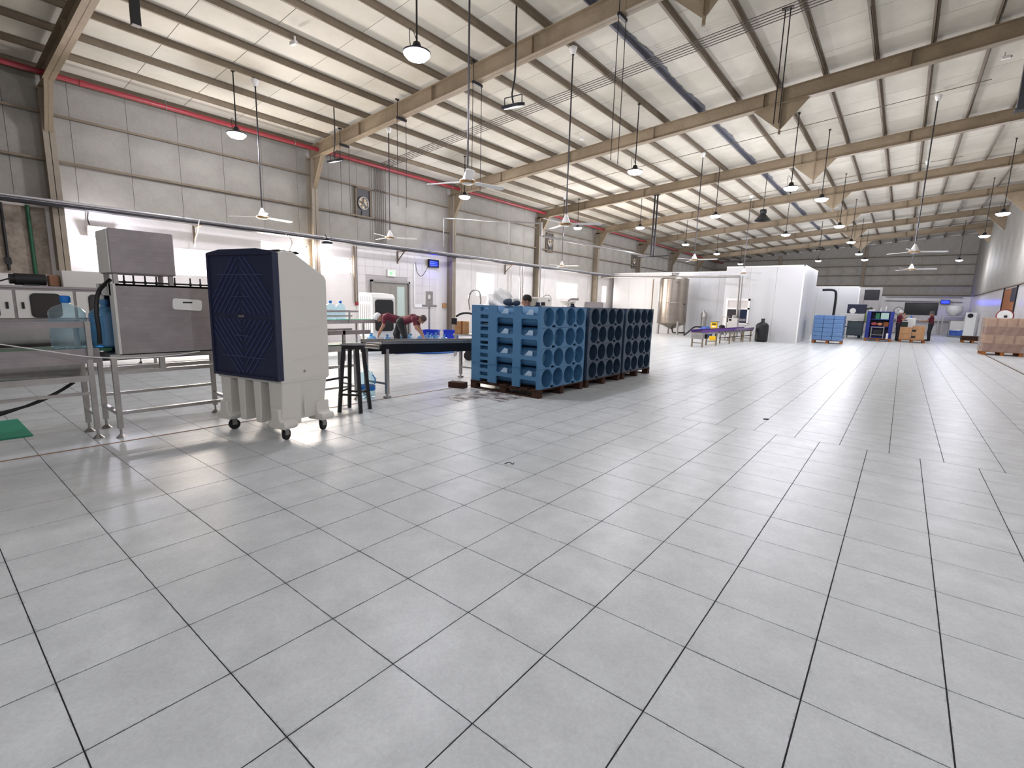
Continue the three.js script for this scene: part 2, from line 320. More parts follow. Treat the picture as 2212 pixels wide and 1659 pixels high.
// ---- right, end and back walls
{
  const w = struct('wall_right', 'side wall at the right, glossy white below and grey panels above');
  part('wall_slab', span(RX, RX + 0.22, -0.2, 8.2, ZE - 0.2, ZB + 0.2), M.white, w);
  part('joint_backing', span(RX - 0.004, RX, 2.95, 7.6, ZE, ZB), M.seam, w);
  const P = 2.02; for (let z = ZB; z > ZE; z -= P) part('upper_panel', box(0.05, 4.75, P - 0.012, RX - 0.025, 5.33, z - P / 2), M.panel, w);
  part('ledge_angle', span(RX - 0.1, RX, 2.9, 2.95, -20, -49), M.purlin, w);
  for (let z = -21; z > -50; z -= 1.05) part('lower_panel', span(RX - 0.02, RX, 0, 2.9, z, z - 1.042), M.whiteTile, w);
  part('opening_panel', span(RX - 0.035, RX - 0.02, 0.3, 2.82, -31.3, -34.9), M.cartonDark, w);
  part('opening_frame', [span(RX - 0.07, RX - 0.02, 0, 2.9, -31.2, -31.3), span(RX - 0.07, RX - 0.02, 0, 2.9, -34.9, -35), span(RX - 0.05, RX - 0.03, 2.2, 2.82, -31.3, -32.7), span(RX - 0.05, RX - 0.03, 1.0, 1.55, -31.3, -32.7)], M.blackMetal, w);
}
{
  const w = struct('wall_end', 'far end wall, grey panels above and white below');
  part('wall_slab', span(LX - 0.3, RX + 0.3, -0.2, 8.2, ZE - 0.22, ZE), M.white, w);
  part('joint_backing', span(LX, RX, 2.95, 6.1, ZE, ZE + 0.004), M.seam, w);
  for (let x = LX; x < RX; x += 1.05) part('upper_panel', span(x + 0.004, Math.min(RX, x + 1.046), 2.95, Math.min(roofY(x), roofY(x + 1)), ZE, ZE + 0.03), M.panel, w);
  for (const y of [6.05, 5.35, 4.6, 3.75, 3.0]) part('girt', [span(LX, RX, y, y + 0.015, ZE + 0.03, ZE + 0.2), span(LX, RX, y - 0.05, y + 0.02, ZE + 0.19, ZE + 0.2)], M.purlin, w);
  for (const x of [-9.4, -3.06]) part('wall_column', [span(x - 0.1, x + 0.1, 0, roofY(x) - 0.2, ZE + 0.2, ZE + 0.215), span(x - 0.006, x + 0.006, 0, roofY(x) - 0.2, ZE + 0.03, ZE + 0.2)], M.steelPaint, w);
  part('bench_rail', [span(-1.4, RX, 1.02, 1.16, ZE, ZE + 0.5)], M.steel, w);
  for (const x of [-0.6, 0.6, 2.2]) part('rail_leg', span(x - 0.04, x + 0.04, 0, 1.02, ZE + 0.4, ZE + 0.48), M.steel, w);
  part('pipe_run', [bar([-1.3, 2.55, ZE + 0.2], [3.4, 2.5, ZE + 0.2], 0.03), bar([-1.3, 2.85, ZE + 0.25], [3.4, 2.85, ZE + 0.25], 0.025)], M.galv, w);
  const b = struct('wall_back', 'wall behind the camera');
  part('wall_slab', span(LX - 0.3, RX + 0.3, -0.2, 8.2, ZB, ZB + 0.22), M.panel, b);
}
{
  const n = struct('window_7', 'dark wide window in the far end wall');
  part('pane', span(0.05, 2.0, 1.52, 2.36, ZE + 0.05, ZE + 0.06), plain(0x0c0f12, 0.15), n);
  part('frame', [span(0, 2.05, 1.46, 1.52, ZE, ZE + 0.08), span(0, 2.05, 2.36, 2.42, ZE, ZE + 0.08), span(0, 0.05, 1.46, 2.42, ZE, ZE + 0.08), span(2, 2.05, 1.46, 2.42, ZE, ZE + 0.08)], M.blackMetal, n);
}
{
  const d = struct('door_1', 'grey steel double door under the green exit sign');
  part('door_frame', [span(LX, LX + 0.1, 0, 2.2, -10.73, -10.8), span(LX, LX + 0.1, 0, 2.2, -12.42, -12.49), span(LX, LX + 0.1, 2.13, 2.2, -10.73, -12.49)], M.galv, d);
  const lf = (a, b) => span(LX, LX + 0.04, 0.02, 2.12, a, b);
  const l1 = part('leaf', lf(-10.81, -11.6), M.panel, d), l2 = part('leaf', lf(-11.61, -12.41), M.panel, d);
  part('vision_panel', span(LX + 0.04, LX + 0.045, 0.9, 2.0, -11.9, -12.25), plain(0xbfd0c8, 0.2), l2);
  part('handle', span(LX + 0.04, LX + 0.09, 0.95, 1.15, -11.68, -11.72), M.blackMetal, l2);
  part('handle', span(LX + 0.04, LX + 0.09, 0.95, 1.15, -11.5, -11.54), M.blackMetal, l1);
}

// ---- partitioned clean rooms
function room(name, label, x0, x1, z0, z1, h, m) {
  const r = struct(name, label), t = 0.1;
  const n = Math.round((x1 - x0) / 1.15), pw = (x1 - x0) / n;
  for (let i = 0; i < n; i++) part('wall_panel', span(x0 + i * pw + 0.003, x0 + (i + 1) * pw - 0.003, 0, h, z0, z0 - t), m, r);
  const q = Math.round((z0 - z1) / 1.15), pz = (z0 - z1 - t) / q;
  for (let i = 0; i < q; i++) { part('wall_panel', span(x1 - t, x1, 0, h, z0 - t - i * pz - 0.003, z0 - t - (i + 1) * pz + 0.003), m, r); }
  part('side_wall', span(x0, x0 + t, 0, h, z0 - t, z1), m, r);
  part('roof_cover', span(x0, x1, h, h + 0.05, z0, z1), m, r);
  part('corner_trim', [span(x1 - 0.05, x1 + 0.008, 0, h + 0.06, z0 + 0.008, z0 - 0.05), span(x0, x1, h, h + 0.06, z0, z0 + 0.008), span(x1, x1 + 0.008, h, h + 0.06, z0, z1)], M.whitePlastic, r);
  return r;
}
const whitePanel = std({ color: 0xcfd0d2, roughness: 0.4 });
const roomA = room('wall_cleanroom', 'low white clean room wall behind the steel tank', LX + 0.4, -7.15, -28.8, -34, 3.5, whitePanel);
const roomB = room('wall_cleanroom', 'tall white clean room block with a small window', -7.25, -3.8, -26.4, -30.6, 3.55, whitePanel);
{
  const n = struct('window_8', 'window of the white clean room block, panes in two rows'); const z = -26.4;
  part('frame', [span(-7.12, -7.02, 0.2, 2.05, z, z + 0.05), span(-7.02, -6.0, 1.93, 2.03, z, z + 0.05), span(-7.02, -6.0, 1.5, 1.58, z, z + 0.05), span(-6.08, -6.0, 0.8, 2.03, z, z + 0.05), span(-6.56, -6.5, 0.8, 1.95, z, z + 0.05), span(-7.02, -6.0, 0.75, 0.83, z, z + 0.05)], M.whitePlastic, n);
  part('pane', span(-7.02, -6.56, 1.58, 1.93, z + 0.01, z + 0.02), plain(0xd9d4d2, 0.15), n); part('pane', span(-6.5, -6.08, 1.58, 1.93, z + 0.01, z + 0.02), plain(0xd9d4d2, 0.15), n);
  part('pane', span(-7.02, -6.56, 0.83, 1.5, z + 0.01, z + 0.02), plain(0x3d3a3e, 0.12), n); part('pane', span(-6.5, -6.08, 0.83, 1.5, z + 0.01, z + 0.02), plain(0x232c44, 0.12), n);
}
const roomC = room('wall_cleanroom', 'far white room behind the machines with a dark doorway', -8.2, -2.35, -38.6, -44, 3.1, whitePanel);
{
  const d = struct('door_2', 'dark doorway beside the far white room');
  part('door_frame', [span(-2.33, -2.1, 0, 3.1, -38.6, -38.75), span(-1.32, -1.2, 0, 3.1, -38.6, -38.75), span(-2.1, -1.32, 2.95, 3.1, -38.6, -38.75)], M.galv, d);
  part('shutter_box', span(-2.1, -1.32, 2.3, 2.95, -38.62, -38.9), M.blackMetal, d);
}

const hangTop = (x) => { const n = Math.round((-0.207 - x) / 0.978), px = -0.207 - 0.978 * n; return Math.abs(px - x) < 0.075 ? purlinBottom(x) - 0.012 : roofY(x) - 0.008; };

// ================================================================ lamps, fans, pipes
function highBay(x, y, z, label, group, lit = true) {
  const t = thing('high_bay_lamp', label, 'lamp', [x, y, z], 0, group), top = hangTop(x) - y;
  part('suspension_rod', [bar([0, 0.16, 0], [0, top, 0], 0.014, 6), box(0.06, 0.03, 0.06, 0, top - 0.017, 0)], M.black, t);
  part('cable', tube([[0.02, 0.15, 0], [-0.05, 0.32, 0.03], [-0.09, 0.36, 0.05], [-0.1, 0.26, 0.05], [-0.09, 0.08, 0.04]], 0.006, 16, 5), M.black, t);
  part('housing', lathe([[0, 0.17], [0.05, 0.16], [0.07, 0.1], [0.09, 0.06], [0.18, 0.04], [0.205, 0.03], [0.205, 0.012], [0.18, 0.01]], 24), M.blackMetal, t);
  part('lens', lathe([[0.195, 0.012], [0.19, -0.005], [0.14, -0.055], [0.1, -0.062], [0, -0.064]], 24), M.lens, t);
  const l = new THREE.PointLight(0xf3f4ff, LAMP_POWER, 0, 2); l.position.set(0, -0.22, 0); l.castShadow = true; l.shadow.radius = 7; t.add(l);
  return t;
}
const LAMPROWS = [
  ['row by the left wall', [[-12.2, -5.22], [-12.3, -12.65], [-12.45, -20.4]]],
  ['row above the blue racks', [[-6.06, -5.2], [-6.1, -12.78], [-6.2, -20.34]]],
  ['row along the hanging gusset plates', [[-3.05, -16.86], [-2.52, -18.99], [-2.56, -25.17], [-2.56, -31.0], [-2.6, -37.4], [-2.52, -41.55], [-2.5, 3.2]]],  // last entry is an unseen lamp, added to brighten the near floor
  ['row above the clean rooms', [[-9.9, -21.65], [-10.18, -28.46], [-10.05, -34.0], [-10.6, -42.2]]],
  ['pair above the tall white block', [[-4.84, -26.8], [-5.2, -41.3]]],
  ['row close to the right wall', [[2.3, -24.65], [2.42, -31.04], [2.42, -43.8], [2.35, 3.2], [2.35, -3.4]]],  // last pair are unseen fill lamps, added to lift the floor near the camera
];
for (const [where, list] of LAMPROWS) list.forEach(([x, z], i) => highBay(x, 5.06, z, z > -4 ? 'added fill lamp out of the picture, ' + (x > 0 ? (z > 0 ? 'behind the camera by the right wall' : 'right of the camera by the right wall') : 'behind the camera mid hall') : 'round hanging lamp, ' + ORD[i] + ' from the camera in the ' + where, 'hanging high-bay lamps'));
{
  const x = -5.0, z = -22.6, y = 5.15, t = thing('bell_lamp', 'unlit black bell-shaped lamp hanging below the roof', 'lamp', [x, y, z]);
  part('shade', lathe([[0.04, 0.42], [0.12, 0.4], [0.13, 0.26], [0.1, 0.22], [0.2, 0.1], [0.3, -0.02], [0.31, -0.04]], 20), Object.assign(M.black.clone(), { side: THREE.DoubleSide }), t);
  part('suspension_cord', bar([0, 0.42, 0], [0, hangTop(x) - y, 0], 0.012, 6), M.black, t);
}
function flood(x, y, z, turn, label, tilt = 0.35) {
  const t = thing('flood_lamp', label, 'lamp', [x, y, z], turn, 'hanging flood lamps');
  part('body', rbox(0.36, 0.06, 0.27, 0.012, 0, 0, 0, 0, tilt), M.blackMetal, t);
  part('lens', box(0.28, 0.008, 0.2, 0, -0.032 * Math.cos(tilt), -0.032 * Math.sin(tilt), 0, tilt), M.floodLens, t);
  part('bracket', [bar([-0.19, 0, 0], [-0.19, 0.16, 0], 0.009, 6), bar([0.19, 0, 0], [0.19, 0.16, 0], 0.009, 6), bar([-0.19, 0.16, 0], [0.19, 0.16, 0], 0.009, 6)], M.black, t);
  part('cable', tube([[0, 0.05, 0], [-0.03, 0.2, 0], [0.02, 0.45, 0], [0.02, hangTop(x) - y, 0]], 0.016, 20, 6), M.black, t);
  const l = new THREE.PointLight(0xeef0ff, LAMP_POWER * 0.2, 0, 2); l.position.set(0, -0.12, 0); l.castShadow = true; l.shadow.radius = 6; t.add(l);
}
flood(-6.12, 5.1, -7.55, 0.1, 'square black flood lamp hanging in front of the nearest full rafter');
flood(-12.2, 5.08, -7.66, 0.1, 'square black flood lamp hanging by the left wall near the red pipe');
flood(-4.6, 5.3, -36.2, 0.4, 'small black flood lamp far off above the white block');
function wallLamp(z, y, label, p) {
  const t = thing('wall_lamp', label, 'lamp', [LX + 0.02, y, z]);
  part('body', rbox(0.08, 0.22, 0.38, 0.01, 0.1, 0, 0, 0, 0, -0.25), M.offWhite, t);
  part('lens', box(0.012, 0.17, 0.31, 0.142, -0.011, 0, 0, 0, -0.25), M.lens, t);
  part('cable', tube([[0.04, 0.05, 0.1], [0.02, 0.25, 0.14], [0.03, 0.42, 0.12]], 0.012, 12, 6), M.black, t);
  part('arm', bar([0, 0, 0], [0.06, 0, 0], 0.02), M.black, t);
  const l = new THREE.PointLight(0xf2f0ff, p, 0, 2); l.position.set(0.24, -0.05, 0); l.castShadow = true; l.shadow.radius = 4; t.add(l);
}
wallLamp(-3.16, 2.9, 'small white wall lamp beside the beige column at the left', 6);
{ // lamp hung in front of the service pipes
  const t = thing('pipe_lamp', 'round glaring lamp hung from the service pipes beside the column', 'lamp', [-14.3, 3.13, -8.62]);
  part('housing', lathe([[0, 0.2], [0.06, 0.19], [0.1, 0.12], [0.16, 0.08], [0.17, 0.02]], 20), M.blackMetal, t);
  part('bulb', sph(0.16, 0, 0.0, 0, 1, 1, 1, 16), M.lens, t);
  part('hanger', bar([0, 0.19, 0], [-0.1, 0.32, 0], 0.012), M.black, t);
  const l = new THREE.PointLight(0xf4f0ff, 2, 0, 2); l.position.set(0, 0, 0); l.castShadow = true; l.shadow.radius = 6; t.add(l);
}

// ---- ceiling fans
function fan(x, z, y, turn, label) {
  const t = thing('ceiling_fan', label, 'fan', [x, y, z], 0, 'ceiling fans'), top = purlinBottom(x) - y;
  part('downrod', [bar([0, 0.15, 0], [0, top, 0], 0.016, 8)], std({ color: 0x48464a, roughness: 0.35, metalness: 0.6 }), t);
  part('canopy', lathe([[0.03, top - 0.16], [0.06, top - 0.1], [0.085, top - 0.02], [0.05, top]], 16), M.whitePlastic, t);
  part('motor', lathe([[0.022, 0.2], [0.035, 0.17], [0.075, 0.08], [0.09, 0.03], [0.13, 0.02], [0.135, -0.01], [0.09, -0.045], [0, -0.055]], 24), M.whitePlastic, t);
  part('trim_ring', lathe([[0.137, 0.004], [0.14, -0.008], [0.12, -0.026], [0.085, -0.046]], 24), plain(0xb08a58, 0.35, 0.6), t);
  for (let k = 0; k < 3; k++) {
    const a = turn + k * 2 * PI / 3, s = new THREE.Shape(); s.moveTo(0.1, -0.035); s.lineTo(0.2, -0.065); s.lineTo(0.72, -0.075); s.quadraticCurveTo(0.79, -0.065, 0.78, 0.0); s.quadraticCurveTo(0.77, 0.065, 0.7, 0.065); s.lineTo(0.2, 0.05); s.lineTo(0.1, 0.03);
    const g = put(ext(s, 0.006, 0.002, 6), 0, 0, 0, 0, PI / 2 - 0.16); part('blade', put(g, 0, 0.0, 0, a), M.whitePlastic, t);
  }
}
fan(-6.08, -6.32, 3.52, -0.75, 'nearest white ceiling fan, in front of the red pipe');
fan(-12.0, -5.6, 3.33, -2.47, 'white ceiling fan above the steel boxes and the large cooler');
fan(-12.0, -9.25, 3.3, 0.9, 'white ceiling fan in front of the wall conduits');
fan(-6.02, -9.36, 3.24, 0.5, 'white ceiling fan above the blue racks');
fan(-12.4, -19.1, 3.24, 0.3, 'white ceiling fan low before the side wall beyond the racks');
fan(-6.05, -17.9, 3.2, 0.1, 'white ceiling fan above the steel tank');
fan(-6.2, -25.4, 3.23, 0.3, 'small ceiling fan before the tall white block');
fan(0.02, -17.9, 3.22, 0.35, 'white ceiling fan at the right, nearer of two in line');
fan(0.02, -25.05, 3.24, 0.1, 'white ceiling fan at the right, farther of two in line');

// ---- red fire pipe
{
  const t = thing('fire_pipe', 'long red fire main along the top of the left wall', 'pipe', [0, 0, 0]), x = LX + 0.62, y = 5.93;
  part('pipe', bar([x, y, ZB - 0.02], [x, y, ZE + 0.02], 0.055, 12), M.red, t);
  for (let z = 5; z > -46; z -= 3.2) part('hanger', [bar([x, y + 0.05, z], [x, purlinBottom(x) + 0.02, z], 0.008, 6), put(new THREE.TorusGeometry(0.062, 0.008, 5, 14), x, y, z)], M.galv, t);
  for (let z = 3; z > -46; z -= 6.07) part('coupling', bar([x, y, z - 0.06], [x, y, z + 0.06], 0.068, 12), M.red, t);
}
// ---- stainless service pipes on the ledge
[[0.42, 3.345, 0.028], [0.5, 3.355, 0.034], [0.575, 3.4, 0.026]].forEach(([dx, y, r], i) => {
  const t = thing('service_pipe', 'stainless pipe on the wall ledge, ' + ['closest to the wall', 'middle of three', 'farthest from the wall'][i], 'pipe', [0, 0, 0], 0, 'pipes on the wall ledge');
  part('pipe', bar([LX + dx, y, ZB - 0.1], [LX + dx, y, -28.6], r, 10), M.pipe, t);
  for (let z = 4; z > -28; z -= 4.1) part('clamp', bar([LX + dx, y, z - i * 0.3 - 0.02], [LX + dx, y, z - i * 0.3 + 0.02], r + 0.008, 10), M.galv, t);
});
for (const [z, n] of [[-11.95, 'above the exit sign'], [-5.2, 'behind the nearest fan'], [-18.3, 'right of the second window']]) {
  const t = thing('ledge_bracket', 'steel triangle bracket under the wall ledge ' + n, 'bracket', [LX + 0.02, 0, z], 0, 'ledge brackets');
  part('post', box(0.04, 0.46, 0.04, 0.02, 3.08, 0), M.purlin, t); part('brace', beam([0.03, 2.95, 0], [0.42, 3.28, 0], 0.03, 0.03), M.purlin, t); part('arm', span(0, 0.56, 3.262, 3.288, -0.02, 0.02), M.purlin, t);
}
// ---- conduits: five along the roof, six down the wall
for (let k = 0; k < 5; k++) single('conduit', 'thin steel conduit under the roof, ' + ORD[k] + ' of the bundle of five', 'conduit',
  [bar([LX + 0.3, purlinBottom(LX + 0.3) - 0.03, -10.85 - k * 0.1], [RX - 0.05, purlinBottom(RX) - 0.03, -10.85 - k * 0.1], 0.009, 6)], M.conduit, 'roof conduits');
for (let k = 0; k < 6; k++) single('conduit', 'thin steel conduit down the left wall, ' + ORD[k] + ' of six beside the wall fan', 'conduit',
  [bar([LX + 0.2, 3.4, -10.88 - k * 0.085], [LX + 0.2, 6.05, -10.88 - k * 0.085], 0.015, 6)], M.conduit, 'wall conduits');
single('conduit', 'thin wire conduit crossing the roof behind the second large gusset', 'conduit', [bar([-12, purlinBottom(-12) - 0.04, -17.6], [1, purlinBottom(1) - 0.04, -17.6], 0.01, 5)], M.purlin);
single('conduit', 'thin wire conduit crossing the roof beyond the lift rails', 'conduit', [bar([-11, purlinBottom(-11) - 0.04, -25.2], [1, purlinBottom(1) - 0.04, -25.2], 0.01, 5)], M.purlin);
// ---- hanger rods below the rafters
function hanger(x, z, y0, label) {
  const t = thing('rod_hanger', label, 'hanger', [x, 0, z], 0, 'rod hangers'), rb = rafterBottom(x);
  part('bracket', [box(0.05, 0.06, 0.3, 0, rb - 0.03, 0), box(0.012, 0.42, 0.012, 0, rb + 0.19, 0.13), box(0.04, 0.03, 0.1, 0, rb + 0.39, 0.13)], M.black, t);
  for (const s of [-0.14, 0.14]) part('rod', bar([0, y0, s], [0, rb - 0.02, s], 0.007, 6), M.black, t);
}
hanger(-4.5, frameZ(1), 4.1, 'pair of thin rods hung from the nearest full rafter, rightmost of four');
hanger(-7.95, frameZ(1), 4.0, 'pair of thin rods hung from the nearest full rafter, behind the near fan');
hanger(-10.55, frameZ(1), 3.9, 'pair of thin rods hung from the nearest full rafter, left of the near fan');
hanger(-13.1, frameZ(1), 3.9, 'pair of thin rods hung from the nearest full rafter, leftmost of four');
{
  const t = thing('rod_hanger', 'two long black rods hanging in front of the second gusset plate', 'hanger', [-2.42, 0, -11]);
  for (const s of [0, 0.09]) part('rod', bar([s, 5.05, 0], [s, purlinBottom(-2.4), 0], 0.011, 6), M.black, t);
  part('bracket', box(0.2, 0.03, 0.06, 0.04, purlinBottom(-2.4) - 0.005, 0), M.black, t);
  const u = thing('hanging_rail', 'pair of black rails hanging from a rafter above the steel tank', 'rail', [-8.8, 0, frameZ(3)]);
  for (const s of [-0.06, 0.06]) part('rail', box(0.05, 2.55, 0.06, s, 4.9, 0), M.blackMetal, u);
  part('top_plate', box(0.26, 0.02, 0.16, 0, rafterBottom(-8.8) - 0.008, 0), M.blackMetal, u);
  part('foot_bar', bar([-0.7, 3.66, 0], [0.75, 3.66, 0], 0.02), M.blackMetal, u);
  const p = thing('hanging_post', 'thick black square post hanging from the roof at the right edge', 'post', [0.84, 0, -9]);
  part('post', box(0.11, hangTop(0.84) - 4.03, 0.11, 0, (hangTop(0.84) + 4.03) / 2, 0), M.blackMetal, p); part('end_cap', box(0.14, 0.02, 0.14, 0, 4.03, 0), M.blackMetal, p);
  const r = single('roof_post', 'short dark post hanging at the upper left beam', 'post', box(0.11, 0.95, 0.11, -9.6, 5.95, -2.75), M.black);
}
for (const [x, z, n] of [[-9.9, -5.4, 'in the first bay'], [-8.3, -13.6, 'left of the lamp over the racks'], [2.0, -19.4, 'near the right wall'], [1.1, -16.2, 'above the right fans']]) {
  const t = thing('roof_camera', 'small white camera under a purlin ' + n, 'camera', [x, purlinBottom(x) - 0.06, z], rnd() * 6, 'roof cameras');
  part('body', rbox(0.07, 0.07, 0.16, 0.012, 0, -0.04, 0), M.offWhite, t); part('mount', cyl(0.02, 0.02, 0.08, 0, 0.03, -0.04, 8), M.offWhite, t); part('lens', put(fix(new THREE.CylinderGeometry(0.022, 0.022, 0.02, 10)), 0, -0.04, 0.085, 0, PI / 2), M.black, t);
}
// ---- wall exhaust fans
for (const [z, y, n] of [[-10.45, 4.75, 'beside the wall conduits'], [-21.85, 4.7, 'above the control cabinet'], [-32.2, 4.6, 'above the clean room']]) {
  const t = thing('exhaust_fan', 'round exhaust fan in a dark frame on the upper wall ' + n, 'fan', [LX + 0.04, y, z], 0, 'wall exhaust fans');
  part('panel', box(0.03, 0.94, 0.56, 0.03, 0, 0), plain(0x4d4a4a, 0.6), t);
  part('frame', [box(0.08, 0.96, 0.05, 0.05, 0, -0.29), box(0.08, 0.96, 0.05, 0.05, 0, 0.29), box(0.08, 0.05, 0.6, 0.05, 0.47, 0), box(0.08, 0.05, 0.6, 0.05, -0.47, 0)], M.purlin, t);
  part('ring', put(fix(new THREE.TorusGeometry(0.2, 0.025, 8, 24)), 0.08, 0, 0, PI / 2), M.galv, t);
  part('disc', put(cyl(0.19, 0.19, 0.01, 0, 0, 0, 24), 0.052, 0, 0, 0, 0, PI / 2), plain(0xcdb89a, 0.5), t);
  for (let k = 0; k < 5; k++) part('blade', put(box(0.012, 0.17, 0.07, 0, 0.1, 0, 0.5), 0.075, 0, 0, 0, k * 2 * PI / 5), M.polished, t);
  part('grip', box(0.03, 0.18, 0.14, 0.06, -0.34, 0), M.black, t);
}
// ---- exit sign, insect lamps
{
  const t = thing('exit_sign', 'green exit sign above the double door', 'sign', [LX + 0.02, 2.48, -11.64]);
  const c = document.createElement('canvas'); c.width = 128; c.height = 80; const g = c.getContext('2d');
  g.fillStyle = '#d9f2d4'; g.fillRect(0, 0, 128, 80); g.fillStyle = '#2fc552';
  g.fillRect(78, 10, 30, 60); g.fillStyle = '#d9f2d4'; g.fillRect(83, 15, 20, 55); g.fillStyle = '#2fc552';
  g.beginPath(); g.arc(52, 18, 7, 0, 7); g.fill(); g.lineWidth = 8; g.strokeStyle = '#2fc552'; g.lineCap = 'round';
  g.beginPath(); g.moveTo(50, 28); g.lineTo(46, 46); g.lineTo(58, 54); g.lineTo(54, 68); g.moveTo(46, 46); g.lineTo(36, 60); g.lineTo(24, 62); g.moveTo(50, 30); g.lineTo(66, 40); g.moveTo(50, 30); g.lineTo(34, 38); g.stroke();
  const tx = new THREE.CanvasTexture(c); tx.colorSpace = THREE.SRGBColorSpace;
  part('case', box(0.05, 0.25, 0.38, 0.025, 0, 0), M.offWhite, t);
  const face = new THREE.PlaneGeometry(0.33, 0.2); part('face', put(face, 0.052, 0, 0, PI / 2), std({ map: tx, roughness: 0.4, emissive: 0xffffff, emissiveMap: tx, emissiveIntensity: 0.5 }), t);
}
function insectLamp(pos, turn, label, s = 1) {
  const t = thing('insect_lamp', label, 'lamp', pos, turn);
  part('case', [box(0.5 * s, 0.03 * s, 0.1 * s, 0, 0.14 * s, 0), box(0.5 * s, 0.03 * s, 0.1 * s, 0, -0.14 * s, 0), box(0.03 * s, 0.3 * s, 0.1 * s, -0.24 * s, 0, 0), box(0.03 * s, 0.3 * s, 0.1 * s, 0.24 * s, 0, 0), box(0.48 * s, 0.28 * s, 0.01, 0, 0, -0.04 * s)], M.blackMetal, t);
  for (const y of [-0.07, 0.0, 0.07]) part('tube', bar([-0.22 * s, y * s, 0.01], [0.22 * s, y * s, 0.01], 0.018 * s, 8), M.uv, t);
  const l = new THREE.PointLight(0x3040ff, 1.6, 0, 2); l.position.set(0, 0, 0.12); l.castShadow = true; l.shadow.radius = 6; t.add(l);
}
insectLamp([LX + 0.1, 2.98, -13.68], PI / 2, 'blue glowing insect lamp on the white side wall');
insectLamp([2.42, 2.5, ZE + 0.32], 0, 'blue glowing insect lamp on the far end wall', 1.1);
// ---- cables and small fittings on the side wall
single('wall_cable', 'thin cable looping below the insect lamp', 'cable', tube([[LX + 0.03, 2.95, -12.82], [LX + 0.03, 2.6, -12.9], [LX + 0.03, 2.45, -13.1], [LX + 0.03, 2.62, -13.3], [LX + 0.04, 2.85, -13.45]], 0.008, 24, 5), M.black);
single('wall_pipe', 'grey drop pipe beside the slatted window', 'pipe', [bar([LX + 0.05, 1.4, -10.07], [LX + 0.05, 3.3, -10.07], 0.03, 8), bar([LX + 0.05, 1.4, -10.17], [LX + 0.05, 3.3, -10.17], 0.014, 8)], M.purlin);
single('alarm_box', 'small red alarm box on the wall left of the white cooler', 'box', rbox(0.06, 0.12, 0.12, 0.01, LX + 0.035, 1.34, -10.14), M.red);
single('trunking', 'white plastic cable trunking on the wall right of the door', 'trunking', [span(LX + 0.017, LX + 0.06, 1.24, 1.36, -12.75, -13.75), span(LX + 0.017, LX + 0.05, 1.24, 2.9, -12.72, -12.77)], M.whitePlastic);
single('green_pipe', 'dark green vertical pipe on the worn wall panel at the left edge', 'pipe', bar([LX + 0.06, 1.5, -2.02], [LX + 0.06, 3.3, -2.02], 0.035, 10), M.greenPipe);
single('wall_conduit', 'black conduit on the worn wall panel at the left edge', 'conduit', [bar([LX + 0.05, 1.9, -1.62], [LX + 0.05, 3.3, -1.62], 0.025, 8), box(0.06, 0.14, 0.1, LX + 0.05, 2.1, -1.62)], M.black);

single('cord', 'white cord hanging from the service pipes above the steel boxes', 'cord', tube([[LX + 0.625, 3.4, -5.14], [LX + 0.63, 3.1, -5.08], [LX + 0.62, 2.9, -5.02], [LX + 0.6, 2.7, -5.0]], 0.012, 20, 6), M.whitePlastic);
single('cord', 'grey cord dangling from the ledge behind the large cooler', 'cord', tube([[LX + 0.625, 3.34, -7.4], [LX + 0.66, 3.1, -7.56], [LX + 0.62, 2.85, -7.5], [LX + 0.64, 2.6, -7.7]], 0.012, 20, 6), M.conduit);
single('floor_scrap', 'small dark scrap lying on the pale tiles', 'scrap', rbox(0.07, 0.012, 0.03, 0.004, -1.31, 0.006, -7.35, 0.6), M.black);
single('floor_scrap', 'tiny bent wire lying on the tiles before the racks', 'scrap', tube([[-2.75, 0.006, -3.4], [-2.72, 0.02, -3.43], [-2.69, 0.006, -3.45], [-2.71, 0.005, -3.49]], 0.004, 12, 5), M.black);
single('hose', 'blue hose lying on the floor under the roller conveyor', 'hose', tube([[-11.0, 0.03, -8.6], [-10.85, 0.03, -9.1], [-10.5, 0.03, -9.3], [-10.3, 0.03, -9.9], [-10.55, 0.03, -10.9]], 0.03, 36, 8), plain(0x2f6fc4, 0.5));

